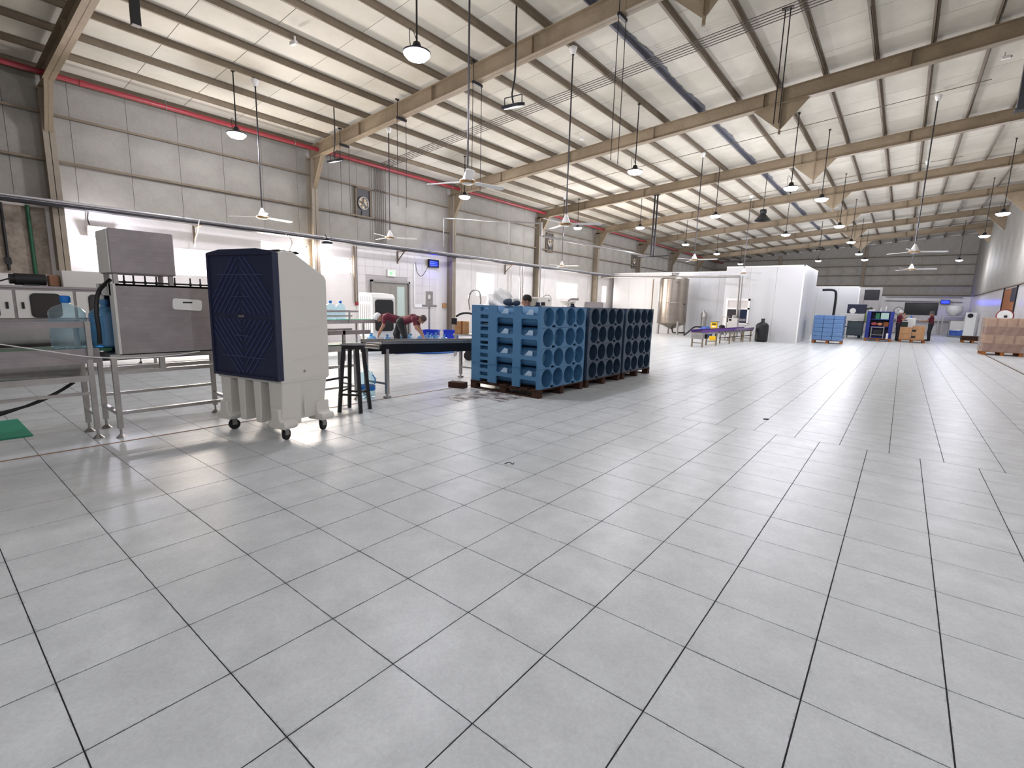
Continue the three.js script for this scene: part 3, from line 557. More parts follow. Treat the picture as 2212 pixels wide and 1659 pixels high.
// ================================================================ large evaporative cooler
{
  const t = thing('evaporative_cooler', 'large pale grey evaporative cooler on castors with a navy front pad', 'cooler', [-5.42, 0, -2.56], 0.222);
  const W = 1.01, D = 0.62, zf = D / 2;
  const prof = poly([[-zf, 0.64], [zf - 0.03, 0.64], [zf - 0.03, 1.9], [zf - 0.12, 1.93], [0.1, 1.93], [-zf + 0.02, 1.72], [-zf, 1.68]]);
  const body = part('body', put(ext(prof, W - 0.03, 0.015), -(W - 0.03) / 2 + W - 0.03, 0, 0, -PI / 2), M.coolerGrey, t);
  // moulded ribs on the side panel
  for (const y of [0.86, 1.18, 1.5]) part('side_groove', [box(0.008, 0.012, 0.38, W / 2 + 0.001, y, -0.03, 0, 0.06)], M.offWhite, body);
  const pad = part('front_pad', [rbox(W - 0.02, 1.27, 0.05, 0.015, 0, 1.285, zf)], M.navy, t);
  part('pad_rim', [box(0.03, 1.27, 0.07, -W / 2 + 0.012, 1.285, zf + 0.005), box(0.03, 1.27, 0.07, W / 2 - 0.012, 1.285, zf + 0.005), box(W, 0.03, 0.07, 0, 0.66, zf + 0.005), put(ext(poly([[-0.5, 0], [0.5, 0], [0.5, 0.03], [0.28, 0.06], [-0.28, 0.06], [-0.5, 0.03]]), 0.06), 0, 1.9, zf - 0.02)], M.navy, t);
  const ribs = [], y0 = 1.285, zz = zf + 0.03;
  for (const sy of [-1, 1]) for (const sx of [-1, 1]) for (let k = 0; k < 8; k++) {
    const ax = 0.02, ay = 0.08 + k * 0.085, bx = 0.46, by = ay - 0.44 * 1.15;                       // chevrons pointing to the middle
    let x0 = ax, ya = ay, x1 = bx, yb = by; if (yb < 0.03) { const q = (ay - 0.03) / (ay - by); x1 = ax + (bx - ax) * q; yb = 0.03; } if (ya > 0.6) { const q = (ya - 0.6) / (ya - yb); x0 = x0 + (x1 - x0) * q; ya = 0.6; }
    ribs.push(beam([sx * x0, y0 + sy * ya, zz], [sx * x1, y0 + sy * yb, zz], 0.009, 0.009));
  }
  for (const y of [-0.42, -0.2, 0.2, 0.42]) ribs.push(box(Math.abs(y) > 0.3 ? 0.7 : 0.26, 0.009, 0.009, 0, y0 + y, zz));
  part('chevron_ribs', ribs, M.navyRib, pad);
  part('badge', rbox(0.09, 0.025, 0.008, 0.003, 0, 1.285, zz + 0.006), M.galv, pad);
  part('top_mesh', [...Array.from({ length: 9 }, (_, i) => bar([-0.4 + i * 0.1, 1.955, 0.2], [-0.4 + i * 0.1, 1.955, -0.02], 0.005, 5)), ...Array.from({ length: 4 }, (_, i) => bar([-0.42, 1.958, -0.02 + i * 0.07], [0.42, 1.958, -0.02 + i * 0.07], 0.005, 5)), box(0.86, 0.02, 0.02, 0, 1.945, 0.2), box(0.86, 0.02, 0.02, 0, 1.945, -0.03)], M.black, t);
  // water tank with vertical flutes
  const tank = part('water_tank', [put(ext(poly([[-0.42, 0.2], [0.42, 0.2], [0.485, 0.62], [-0.485, 0.62]]), 0.36, 0.01), 0, 0, -0.28)], M.coolerGrey, t);
  part('tank_rim', [rbox(W, 0.05, D, 0.015, 0, 0.635, 0)], M.coolerGrey, t);
  for (const [x, w] of [[-0.41, 0.14], [-0.145, 0.1], [0.11, 0.1], [0.4, 0.19]]) part('flute_rib', [put(ext(poly([[-w / 2 + 0.015, 0.17], [w / 2 - 0.015, 0.17], [w / 2, 0.615], [-w / 2, 0.615]]), 0.22, 0.008), x * 0.98, 0, 0.07)], M.coolerGrey, tank);
  part('side_rib', [box(0.012, 0.4, 0.02, 0.465, 0.42, 0.0)], M.offWhite, tank);
  part('drain_plug', put(cyl(0.012, 0.012, 0.03, 0, 0, 0, 10), 0.5, 0.72, 0.02, 0, 0, PI / 2), M.galv, t);
  for (const [x, z] of [[-0.42, 0.25], [0.42, 0.25], [-0.42, -0.25], [0.42, -0.25]]) {
    const s = Math.sign(x), q = Math.sign(z);
    const arc = (a, b, cx, cy, r, m = 6) => Array.from({ length: m + 1 }, (_, i) => { const q = (a + (b - a) * i / m) * PI / 180; return [cx + r * Math.cos(q), cy + r * Math.sin(q)]; });
    const prof2 = poly([[-0.09, 0.15], [0.085, 0.15], ...arc(-60, 60, 0.085, 0.18, 0.035, 5), ...arc(250, 180, 0.1, 0.26, 0.06, 4), [0.035, 0.34], [-0.06, 0.34], ...arc(0, -80, -0.14, 0.26, 0.08, 5)].map(([a, c]) => [a * s, c]));
    part('foot', [put(ext(prof2, 0.15, 0.01), x, 0, z - 0.075)], M.coolerGrey, t);
    const cst = part('castor_fork', [box(0.012, 0.09, 0.05, x + 0.024, 0.1, z - 0.025), box(0.012, 0.09, 0.05, x - 0.024, 0.1, z - 0.025), cyl(0.025, 0.025, 0.03, x, 0.148, z, 10)], M.galv, t);
    part('castor_wheel', put(fix(new THREE.CylinderGeometry(0.058, 0.058, 0.034, 20)), x, 0.058, z - 0.035, 0.35 * s, 0, PI / 2), M.rubber, cst);
  }
}

// ================================================================ steel rinsing table with boxes
const leg = (x, z, y0, y1, w = 0.045) => [box(w, y1 - y0 - 0.1, w, x, (y0 + 0.1 + y1) / 2, z), cyl(0.012, 0.012, 0.09, x, y0 + 0.065, z, 8), cyl(0.018, 0.05, 0.035, x, y0 + 0.018, z, 12)];
{
  const t = thing('rinsing_machine', 'stainless rinsing machine with a wide box on tall legs', 'machine');
  for (const [x, z] of [[-6.23, -1.33], [-6.8, -1.33], [-6.23, -2.44], [-6.8, -2.44]]) part('leg', leg(x, z, 0, 0.86), M.steel, t);
  part('stretcher', [span(-6.25, -6.21, 0.66, 0.7, -1.33, -2.44), span(-6.82, -6.78, 0.64, 0.68, -1.33, -2.44), span(-6.25, -6.21, 0.24, 0.275, -1.33, -2.44), span(-6.82, -6.78, 0.36, 0.39, -1.33, -2.44), span(-6.25, -6.8, 0.24, 0.275, -1.31, -1.35), span(-6.25, -6.8, 0.24, 0.275, -2.42, -2.46), span(-6.25, -6.21, 0.7, 0.85, -1.72, -1.77)], M.steel, t);
  part('base_tray', span(-6.2, -6.84, 0.82, 0.87, -1.3, -2.5), M.steel, t);
  const b = part('main_box', [span(-6.2, -6.22, 0.86, 1.58, -1.4, -2.5), span(-6.82, -6.84, 0.86, 1.58, -1.4, -2.5), span(-6.2, -6.84, 1.56, 1.58, -1.4, -2.5), span(-6.2, -6.84, 0.86, 1.58, -2.48, -2.5)], M.satin, t);
  part('end_plate', [span(-6.2, -6.36, 0.86, 1.58, -1.38, -1.4), span(-6.66, -6.84, 0.86, 1.58, -1.38, -1.4), span(-6.3, -6.7, 1.46, 1.58, -1.38, -1.4)], M.offWhite, b);
  part('label_plate', put(ext(poly(roundRect(-0.14, -0.06, 0.14, 0.06, 0.025)), 0.012), -6.2, 1.38, -2.02, PI / 2, 0, -0.06), M.whitePlastic, b);
  part('label_mark', box(0.004, 0.014, 0.09, -6.185, 1.405, -2.02), M.blackMetal, b);
  part('screw', [-1.44, -2.2].map((z) => sph(0.008, -6.198, 1.54, z)), M.polished, b);
  const u = part('upper_box', [rbox(0.44, 0.44, 0.56, 0.02, -6.42, 1.9, -1.66)], M.satin, t);
  part('side_plate', box(0.4, 0.42, 0.01, -6.42, 1.9, -1.378), M.offWhite, u);
  for (const [x, z] of [[-6.26, -1.42], [-6.26, -1.9], [-6.58, -1.42], [-6.58, -1.9]]) part('post', box(0.04, 0.14, 0.04, x, 1.63, z), M.steel, t);
  for (const z of [-1.5, -1.58, -1.68, -1.78, -1.95, -2.1, -2.2]) part('bottle_clamp', [bar([-6.3, 1.58, z], [-6.3, 1.67, z], 0.008, 6), sph(0.018, -6.3, 1.6, z)], M.black, t);
  part('top_rail', bar([-6.3, 1.6, -1.42], [-6.3, 1.6, -2.48], 0.009, 6), M.black, t);
  part('hose', tube([[-6.45, 1.62, -1.42], [-6.36, 1.5, -1.3], [-6.29, 1.3, -1.25], [-6.28, 1.12, -1.25], [-6.3, 0.98, -1.25]], 0.02, 24, 8), M.black, t);
}
// ---- infeed conveyor at the left edge
{
  const t = thing('infeed_conveyor', 'stainless infeed conveyor leading to the rinsing machine at the left edge', 'conveyor');
  for (const [x, z] of [[-6.37, -1.17], [-6.74, -1.17], [-6.37, 0.9], [-6.74, 0.9]]) part('leg', leg(x, z, 0, 0.82), M.steel, t);
  part('side_panel', [span(-6.35, -6.365, 0.78, 0.93, 2.2, -1.25), span(-6.76, -6.775, 0.78, 0.93, 2.2, -1.25)], M.satin, t);
  part('belt', span(-6.37, -6.755, 0.9, 0.925, 2.2, -1.36), M.greenPipe, t);
  part('guide_rail', [span(-6.33, -6.35, 1.14, 1.2, 2.2, -1.2), span(-6.8, -6.82, 1.14, 1.2, 2.2, -1.2)], M.satin, t);
  for (const [x, z] of [[-6.32, -1.17], [-6.83, -1.17], [-6.32, 0.92]]) part('guide_post', box(0.04, 0.34, 0.04, x, 1.03, z), M.steel, t);
  part('drip_tray', put(new THREE.CylinderGeometry(0.17, 0.17, 3.2, 20, 1, false, -PI / 2, PI), -6.56, 0.8, 0.5, 0, PI / 2), M.steel, t);
  part('stretcher', [span(-6.35, -6.39, 0.6, 0.66, 2.2, -1.17), span(-6.36, -6.38, 0.46, 0.49, 2.2, -1.17), span(-6.72, -6.76, 0.6, 0.65, 2.2, -1.17), span(-6.37, -6.74, 0.24, 0.27, -1.15, -1.19)], M.steel, t);
}
// ---- five gallon bottles
function bottleParts(t, capped, handle) {
  const deep = handle;
  part('shell', lathe([[0, 0.012], [0.06, 0.0], [0.125, 0.004], [0.135, 0.03], [0.135, 0.09], [0.13, 0.1], [0.135, 0.11], [0.135, 0.19], [0.13, 0.2], [0.135, 0.21], [0.135, 0.29], [0.129, 0.3], [0.135, 0.31], [0.132, 0.345], [0.1, 0.385], [0.045, 0.41], [0.029, 0.42], [0.029, 0.48], [0.024, 0.485]], 28), deep ? M.bottleDeep : M.bottle, t);
  if (capped) part('cap', lathe([[0.024, 0.425], [0.038, 0.43], [0.04, 0.48], [0.036, 0.492], [0, 0.494]], 20), M.capBlue, t);
  else part('neck_ring', lathe([[0.03, 0.44], [0.036, 0.445], [0.036, 0.49], [0.028, 0.492]], 16), M.bottleDeep, t);
}
const protoBottle = thing('water_bottle', 'clear pale blue water bottle with blue cap on the infeed conveyor', 'bottle', [-6.5, 0.926, -1.06], 0); protoBottle.scale.setScalar(1.06);
bottleParts(protoBottle, true, false);
const openBottle = thing('water_bottle', 'blue water bottle with grip handle standing on the floor behind the stool', 'bottle', [-6.34, 0, -4.4], 0.9);
bottleParts(openBottle, false, false);
part('label', lathe([[0.1355, 0.115], [0.1365, 0.12], [0.1365, 0.18], [0.1355, 0.185]], 28), M.capBlue, openBottle);
part('handle', tube([[0.1, 0.36, 0.06], [0.14, 0.3, 0.1], [0.13, 0.22, 0.09]], 0.012, 12, 6), M.bottleDeep, openBottle);
const plainBottle = thing('water_bottle', 'dark looking bottle half inside the opening of the rinsing machine', 'bottle', [-6.512, 0.926, -1.36], 0); bottleParts(plainBottle, false, true);
single('floor_mat', 'green rubber mat lying at the left edge', 'mat', rbox(1.0, 0.014, 1.5, 0.005, -7.4, 0.007, 0.0), M.green);
single('hose', 'black double hose sagging to the floor under the infeed conveyor', 'hose', [tube([[-6.5, 0.58, -1.05], [-6.46, 0.52, -0.95], [-6.44, 0.42, -0.75], [-6.44, 0.36, -0.5], [-6.5, 0.3, -0.1], [-6.8, 0.05, 0.6]], 0.014, 40, 6), tube([[-6.55, 0.58, -1.06], [-6.52, 0.5, -0.93], [-6.48, 0.4, -0.7], [-6.5, 0.3, -0.4], [-6.6, 0.22, -0.1], [-6.9, 0.05, 0.5]], 0.012, 40, 6)], M.black);
single('wire', 'thin white wire drooping across the front of the steel conveyor', 'wire', tube([[-6.3, 1.02, -0.5], [-6.28, 0.93, -0.85], [-6.2, 0.86, -1.15], [-6.18, 0.83, -1.45], [-6.18, 0.83, -1.8], [-6.18, 0.86, -2.1]], 0.005, 40, 5), M.whitePlastic);

// ---- bottle washer along the wall at the left edge
{
  const t = thing('bottle_washer', 'long stainless bottle washer with windowed doors at the left edge', 'machine'), x = -11.7;
  part('upper_body', [span(x - 1.2, x, 1.0, 1.56, 3.2, -4.9), span(x - 1.2, x + 0.03, 1.53, 1.57, 3.2, -4.9), span(x - 1.2, x + 0.05, 0.94, 1.0, 3.2, -4.9)], M.satin, t);
  for (let k = -1; k < 8; k++) {
    const z = 0.66 - k * 0.77;
    const d = part('door', rbox(0.03, 0.47, 0.73, 0.008, x + 0.012, 1.255, z), M.offWhite, t);
    const s = poly(roundRect(-0.2, -0.21, 0.2, 0.21, 0.07)); hole(s, roundRect(-0.18, -0.19, 0.18, 0.19, 0.055));
    part('window_gasket', put(ext(s, 0.012), x + 0.026, 1.235, z, PI / 2), M.black, d);
    part('window_pane', put(ext(poly(roundRect(-0.185, -0.195, 0.185, 0.195, 0.055)), 0.006), x + 0.026, 1.235, z, PI / 2), M.smoked, d);
    part('latch', box(0.02, 0.11, 0.035, x + 0.03, 1.235, z + (k % 2 ? 0.29 : -0.29)), M.black, d);
  }
  part('splash_trough', [put(new THREE.CylinderGeometry(0.5, 0.5, 8.1, 24, 1, false, 0, PI / 2), x - 0.4, 0.9, -0.85, 0, PI / 2, 0), span(x - 1.1, x - 0.4, 0.38, 0.94, 3.2, -4.9)], M.steel, t);
  part('lower_tank', [span(x - 1.2, x - 0.1, 0.2, 0.5, 3.2, -4.9), bar([x - 0.02, 0.5, 3.2], [x - 0.02, 0.47, -4.9], 0.04, 8)], M.blackMetal, t);
  for (const z of [2.6, 0.6, -1.5, -3.2, -4.7]) for (const o of [0.12, 1.1]) part('leg', leg(x - o, z, 0, 0.3), M.steel, t);
  const m = part('motor', [put(cyl(0.1, 0.1, 0.4, 0, 0, 0, 20), x - 0.45, 1.68, -1.55, 0, PI / 2), put(cyl(0.085, 0.085, 0.07, 0, 0, 0, 20), x - 0.45, 1.68, -1.32, 0, PI / 2), box(0.12, 0.1, 0.2, x - 0.45, 1.62, -1.55)], M.black, t);
  part('motor_cable', tube([[x - 0.45, 1.68, -1.28], [x - 0.4, 1.6, -1.05], [x - 0.4, 1.585, -0.6]], 0.012, 16, 5), M.rubber, m);
  part('hood_box', [put(ext(poly([[-0.28, 0], [0.28, 0], [0.25, 0.28], [-0.25, 0.28]]), 0.8, 0.01), x - 0.5, 1.57, -2.75)], M.offWhite, t);
  part('gearbox', rbox(0.24, 0.2, 0.14, 0.02, x - 0.45, 1.67, -1.85), plain(0x9a6f52, 0.6), t);
}

// ================================================================ stool and transfer conveyor behind the cooler
{
  const t = thing('stool', 'tall black metal stool with a round seat beside the large cooler', 'stool', [-5.66, 0, -3.74], 0.55);
  part('seat', [lathe([[0, 0.87], [0.14, 0.872], [0.165, 0.882], [0.17, 0.893], [0.16, 0.9], [0, 0.897]], 28)], M.blackMetal, t);
  part('seat_rim', lathe([[0.15, 0.88], [0.15, 0.845], [0.14, 0.845], [0.14, 0.88]], 24), M.blackMetal, t);
  for (let k = 0; k < 4; k++) { const a = k * PI / 2 + PI / 4, c = Math.cos(a), s = Math.sin(a); part('leg', beam([c * 0.13, 0.87, s * 0.13], [c * 0.21, 0, s * 0.21], 0.042, 0.042), M.blackMetal, t); }
  for (let k = 0; k < 4; k++) { const a = k * PI / 2 + PI / 4, b = a + PI / 2, y = k % 2 ? 0.28 : 0.24, q = 0.19; part('foot_rail', beam([Math.cos(a) * q, y, Math.sin(a) * q], [Math.cos(b) * q, y, Math.sin(b) * q], 0.02, 0.025), M.blackMetal, t); }
}
{
  const t = thing('transfer_conveyor', 'stainless transfer conveyor with a pump behind the stool', 'conveyor');
  for (const [x, z] of [[-6.3, -2.85], [-6.72, -2.85], [-6.3, -4.2], [-6.72, -4.2]]) part('leg', leg(x, z, 0, 0.8), M.steel, t);
  part('deck', [span(-6.28, -6.74, 0.74, 0.82, -2.6, -4.35)], M.steel, t);
  part('belt', span(-6.32, -6.7, 0.82, 0.835, -2.6, -4.35), M.greenPipe, t);
  part('guide_rail', [span(-6.27, -6.29, 0.98, 1.04, -2.6, -4.45), span(-6.75, -6.77, 0.98, 1.04, -2.6, -4.45)], M.satin, t);
  for (const [x, z] of [[-6.285, -4.0], [-6.755, -4.0], [-6.285, -2.82]]) part('guide_post', box(0.03, 0.44, 0.04, x, 0.82, z), M.steel, t);
  part('stretcher', [span(-6.28, -6.32, 0.5, 0.54, -2.85, -4.2), span(-6.28, -6.32, 0.2, 0.23, -2.85, -4.2), span(-6.3, -6.72, 0.2, 0.23, -4.18, -4.22)], M.steel, t);
  const p = part('pump', [cyl(0.09, 0.09, 0.13, -6.52, 0.92, -3.75, 20), cyl(0.055, 0.07, 0.1, -6.52, 0.83, -3.75, 16), cyl(0.1, 0.1, 0.03, -6.52, 1.0, -3.75, 20)], M.galv, t);
  part('motor', [put(cyl(0.08, 0.08, 0.3, 0, 0, 0, 16), -6.52, 0.62, -3.7, 0.3, PI / 2)], M.black, t);
  part('valve_pipe', tube([[-6.3, 0.34, -3.7], [-6.25, 0.36, -3.9], [-6.22, 0.36, -4.0], [-6.22, 0.3, -4.04]], 0.016, 16, 6), M.blackMetal, t);
}
// ---- sloping roller conveyor
{
  const t = thing('roller_conveyor', 'dark sloping roller conveyor between the stool and the blue racks', 'conveyor');
  const a = [-6.06, 0.78, -4.5], b = [-6.4, 0.66, -7.4], c = [-6.52, 0.78, -4.45], d = [-6.86, 0.66, -7.35];
  part('side_channel', [beam([a[0], 0.76, a[2]], [b[0], 0.63, b[2]], 0.03, 0.15), beam([c[0], 0.76, c[2]], [d[0], 0.63, d[2]], 0.03, 0.15)], M.blackMetal, t);
  part('guard_rail', [beam([a[0], 0.862, a[2]], [b[0], 0.735, b[2]], 0.025, 0.045), beam([c[0], 0.862, c[2]], [d[0], 0.735, d[2]], 0.025, 0.045)], M.steel, t);
  for (let k = 0; k < 34; k++) { const s = (k + 0.5) / 34; part('roller', bar([a[0] + (b[0] - a[0]) * s, a[1] + (b[1] - a[1]) * s + 0.04, a[2] + (b[2] - a[2]) * s], [c[0] + (d[0] - c[0]) * s, c[1] + (d[1] - c[1]) * s + 0.04, c[2] + (d[2] - c[2]) * s], 0.022, 8), M.galv, t); }
  for (const s of [0.03, 0.86]) for (const [p, q] of [[a, b], [c, d]]) { const x = p[0] + (q[0] - p[0]) * s, z = p[2] + (q[2] - p[2]) * s, y = p[1] + (q[1] - p[1]) * s; part('leg', [box(0.05, y - 0.08, 0.05, x, (y + 0.04) / 2, z), cyl(0.02, 0.02, 0.05, x, 0.05, z, 8), rbox(0.09, 0.03, 0.09, 0.008, x, 0.016, z)], M.steel, t); }
  part('cross_bar', [beam([-6.08, 0.22, -4.59], [-6.54, 0.22, -4.54], 0.03, 0.03), beam([-6.35, 0.22, -6.96], [-6.8, 0.22, -6.9], 0.03, 0.03)], M.steel, t);
  part('end_roller', bar([-6.08, 0.79, -4.47], [-6.52, 0.79, -4.42], 0.035, 12), M.polished, t);
}
// ---- far conveyor with bottles beside the washer
{
  const t = thing('outfeed_conveyor', 'steel outfeed conveyor with guide rails before the white wall', 'conveyor');
  part('deck', span(-12.3, -12.75, 0.8, 0.9, -5.0, -8.9), M.satin, t);
  part('belt', span(-12.34, -12.71, 0.9, 0.912, -5.0, -8.9), M.green, t);
  part('guide_rail', [span(-12.26, -12.3, 1.12, 1.17, -5.0, -8.3), span(-12.26, -12.3, 1.0, 1.04, -5.0, -8.1), span(-12.76, -12.8, 1.12, 1.17, -5.0, -8.3)], M.satin, t);
  for (const z of [-5.4, -6.8, -8.0]) part('guide_post', span(-12.27, -12.31, 0.8, 1.18, z, z - 0.04), M.steel, t);
  for (const z of [-5.4, -7.0, -8.5]) for (const x of [-12.34, -12.7]) part('leg', leg(x, z, 0, 0.8), M.steel, t);
}
[-7.58, -7.89].forEach((z, i) => dup(protoBottle, [-12.52, 0.912, z], 0, 'blue bottle on the outfeed conveyor by the white wall, ' + ['left', 'right'][i] + ' of two'));

// ================================================================ blue bottle racks
const rackW = 1.47, rackD = 1.38, rackH = 0.327;
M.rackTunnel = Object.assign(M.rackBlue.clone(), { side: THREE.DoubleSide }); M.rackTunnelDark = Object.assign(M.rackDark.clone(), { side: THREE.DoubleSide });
const protoRack = thing('bottle_rack', 'x', 'rack', [0, 0, 0], 0, 'stacked blue bottle racks');
{
  const t = protoRack, w = rackW / 2, d = rackD / 2, h = rackH;
  // face with windows (front and rear)
  const face = () => {
    const s = new THREE.Shape(), L = (a) => -w + a;
    const P = [[L(0), 0], [L(0.2), 0], [L(0.2), 0.05], [L(0.38), 0.05], [L(0.38), 0]];
    for (const [a, b] of [[0.57, 0.92], [1.08, 1.41]]) P.push([L(a), 0], [L(a), 0.115], [L(a + 0.025), 0.135], [L(b - 0.025), 0.135], [L(b), 0.115], [L(b), 0]);
    P.push([L(rackW), 0], [L(rackW), h]);
    for (const [a, b] of [[1.08, 1.41], [0.57, 0.92]]) P.push([L(b), h], [L(b), h - 0.11], [L(b - 0.025), h - 0.13], [L(a + 0.025), h - 0.13], [L(a), h - 0.11], [L(a), h]);
    P.push([L(0), h]);
    P.forEach(([x, y], i) => (i ? s.lineTo(x, y) : s.moveTo(x, y))); s.closePath();
    hole(s, [[L(0.2), 0.105], [L(0.38), 0.105], [L(0.38), 0.17], [L(0.2), 0.17]]); hole(s, [[L(0.2), 0.23], [L(0.38), 0.23], [L(0.38), 0.295], [L(0.2), 0.295]]);
    return s;
  };
  part('front_panel', put(ext(face(), 0.03), 0, 0, d - 0.034), M.rackBlue, t);
  part('rear_panel', put(ext(face(), 0.03), 0, 0, -d + 0.034, PI), M.rackBlue, t);
  for (const sx of [1, -1]) {
    const s = poly([[-d + 0.03, 0], [d - 0.03, 0], [d - 0.03, h - 0.004], [-d + 0.03, h - 0.004]]);
    const hx = [-0.5, -0.19, 0.15, 0.47]; hx.forEach((q) => hole(s, circlePts(q, h / 2 + 0.004, 0.15, 24, 1.0)));
    for (const q of [-0.345, 0.31]) hole(s, [[q - 0.05, 0.006], [q + 0.05, 0.006], [q + 0.05, 0.04], [q - 0.05, 0.04]]);
    part('side_panel', put(ext(s, 0.03), sx > 0 ? w : -w + 0.03, 0, 0, -PI / 2), M.rackBlue, t);
  }
  for (const q of [-0.5, -0.19, 0.15, 0.47]) part('bottle_tunnel', put(fix(new THREE.CylinderGeometry(0.154, 0.154, rackW - 0.07, 22, 1, true)), 0, h / 2 + 0.004, q, 0, 0, PI / 2), M.rackTunnel, t);
  for (const x of [-w + 0.68, -w + 1.19]) part('stop_tab', put(ext(poly([[-0.06, 0], [0.1, 0], [0.1, 0.075], [0.03, 0.085], [-0.02, 0.03]]), 0.02), x, h - 0.128, d - 0.06), M.rackPale, t);
  part('end_cheek', [span(-w, -w + 0.18, 0.005, h - 0.01, d - 0.02, d - 0.12)], M.rackBlue, t);
}
const STK = [-6.92, -8.41, -9.9], STN = ['nearest', 'middle', 'farthest'], TIER = ['lowest', 'second', 'third', 'top'];
STK.forEach((z, s) => {
  const cx = -5.12, p = thing('pallet', 'dark stained wooden pallet under the ' + STN[s] + ' stack of blue racks', 'pallet', [cx, 0, z], 0, 'pallets under the racks');
  for (let k = 0; k < 7; k++) part('deck_board', box(0.15, 0.022, 1.4, -0.66 + k * 0.22, 0.129, 0), M.darkWood, p);
  for (const q of [-0.64, 0, 0.64]) { part('stringer', box(1.48, 0.022, 0.1, 0, 0.107, q), M.darkWood, p); part('bottom_board', box(1.48, 0.02, 0.1, 0, 0.01, q), M.darkWood, p); for (const x of [-0.67, 0, 0.67]) part('block', box(0.13, 0.077, 0.11, x, 0.058, q), M.darkWood, p); }
  for (let k = 0; k < 4; k++) {
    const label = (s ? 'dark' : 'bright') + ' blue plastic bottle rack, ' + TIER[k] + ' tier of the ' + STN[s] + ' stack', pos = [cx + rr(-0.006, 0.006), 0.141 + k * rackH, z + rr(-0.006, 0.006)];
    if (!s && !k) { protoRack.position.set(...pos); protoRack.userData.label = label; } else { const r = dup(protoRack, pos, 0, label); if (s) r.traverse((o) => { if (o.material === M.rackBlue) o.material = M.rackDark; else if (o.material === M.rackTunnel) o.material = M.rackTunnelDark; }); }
  }
});
// bottles lying in the racks, base towards the aisle
{
  const hx = [-0.5, -0.19, 0.15, 0.47], fill = [['3:0123', '2:02', '1:03'], ['3:012', '2:13'], ['3:0123', '2:0123', '1:0123', '0:0123']];
  let first = null;
  fill.forEach((list, s) => list.forEach((e) => { const [k, ids] = e.split(':'); for (const i of ids) {
    const label = 'blue bottle lying in the ' + STN[s] + ' rack stack, ' + TIER[k] + ' tier, ' + ORD[i] + ' hole from the far end', pos = [-5.12 + 0.62, 0.141 + k * rackH + rackH / 2 + 0.001, STK[s] + hx[i]];
    if (!first) { first = thing('rack_bottle', label, 'bottle', pos, 0, 'bottles lying in the racks'); bottleParts(first, false, true); first.rotation.set(0, 0, PI / 2); }
    else { const r = dup(first, pos, 0, label); r.rotation.set(0, 0, PI / 2); }
  } }));
}
// things lying on the racks
{
  const x = -5.5, y = 0.141 + 4 * rackH, t = thing('film_bundle', 'crumpled white plastic film heaped on the nearest rack stack', 'film', [-5.56, y, -6.62]);
  const g = new THREE.SphereGeometry(0.2, 28, 16); const p = g.attributes.position; for (let i = 0; i < p.count; i++) { const a = p.getX(i), b = p.getY(i), c = p.getZ(i), n = 1 + 0.12 * Math.sin(a * 31 + c * 17) + 0.1 * Math.sin(b * 41 + a * 23) + 0.06 * Math.sin(c * 67); p.setXYZ(i, a * n * 1.3, Math.max(-0.001, b * n * 1.25), c * n); } g.computeVertexNormals();
  part('heap', fix(g), M.whitePlastic, t);
  const u = thing('tool_roll', 'dark blue cloth bundle on top of the nearest rack stack', 'bundle', [-5.17, y, -6.42], 0.4);
  part('cloth', [sph(0.1, 0, 0.06, 0, 1.2, 0.6, 0.8, 16), sph(0.07, 0.12, 0.05, 0.03, 1.1, 0.7, 0.9, 14)], plain(0x39465c, 0.8), u); part('paper', box(0.1, 0.06, 0.08, 0.1, 0.1, 0.04, 0.5, 0.3), M.whitePlastic, u);
  for (const [i, xx, zz] of [[0, -4.72, -6.6], [1, -4.55, -7.4]]) { const c = thing('rack_clip', 'dark plastic clip on the rack edge, ' + (i ? 'far' : 'near') + ' one', 'clip', [xx, y, zz]); part('body', cyl(0.035, 0.04, 0.07, 0, 0.035, 0, 14), M.navy, c); part('tab', box(0.1, 0.02, 0.05, 0, 0.01, 0), M.navy, c); }
  single('wood_offcut', 'dark brown timber block leaning at the pallet of the nearest rack stack', 'timber', box(0.3, 0.1, 0.16, -6.0, 0.05, -6.05, 0.3), M.darkWood);
}

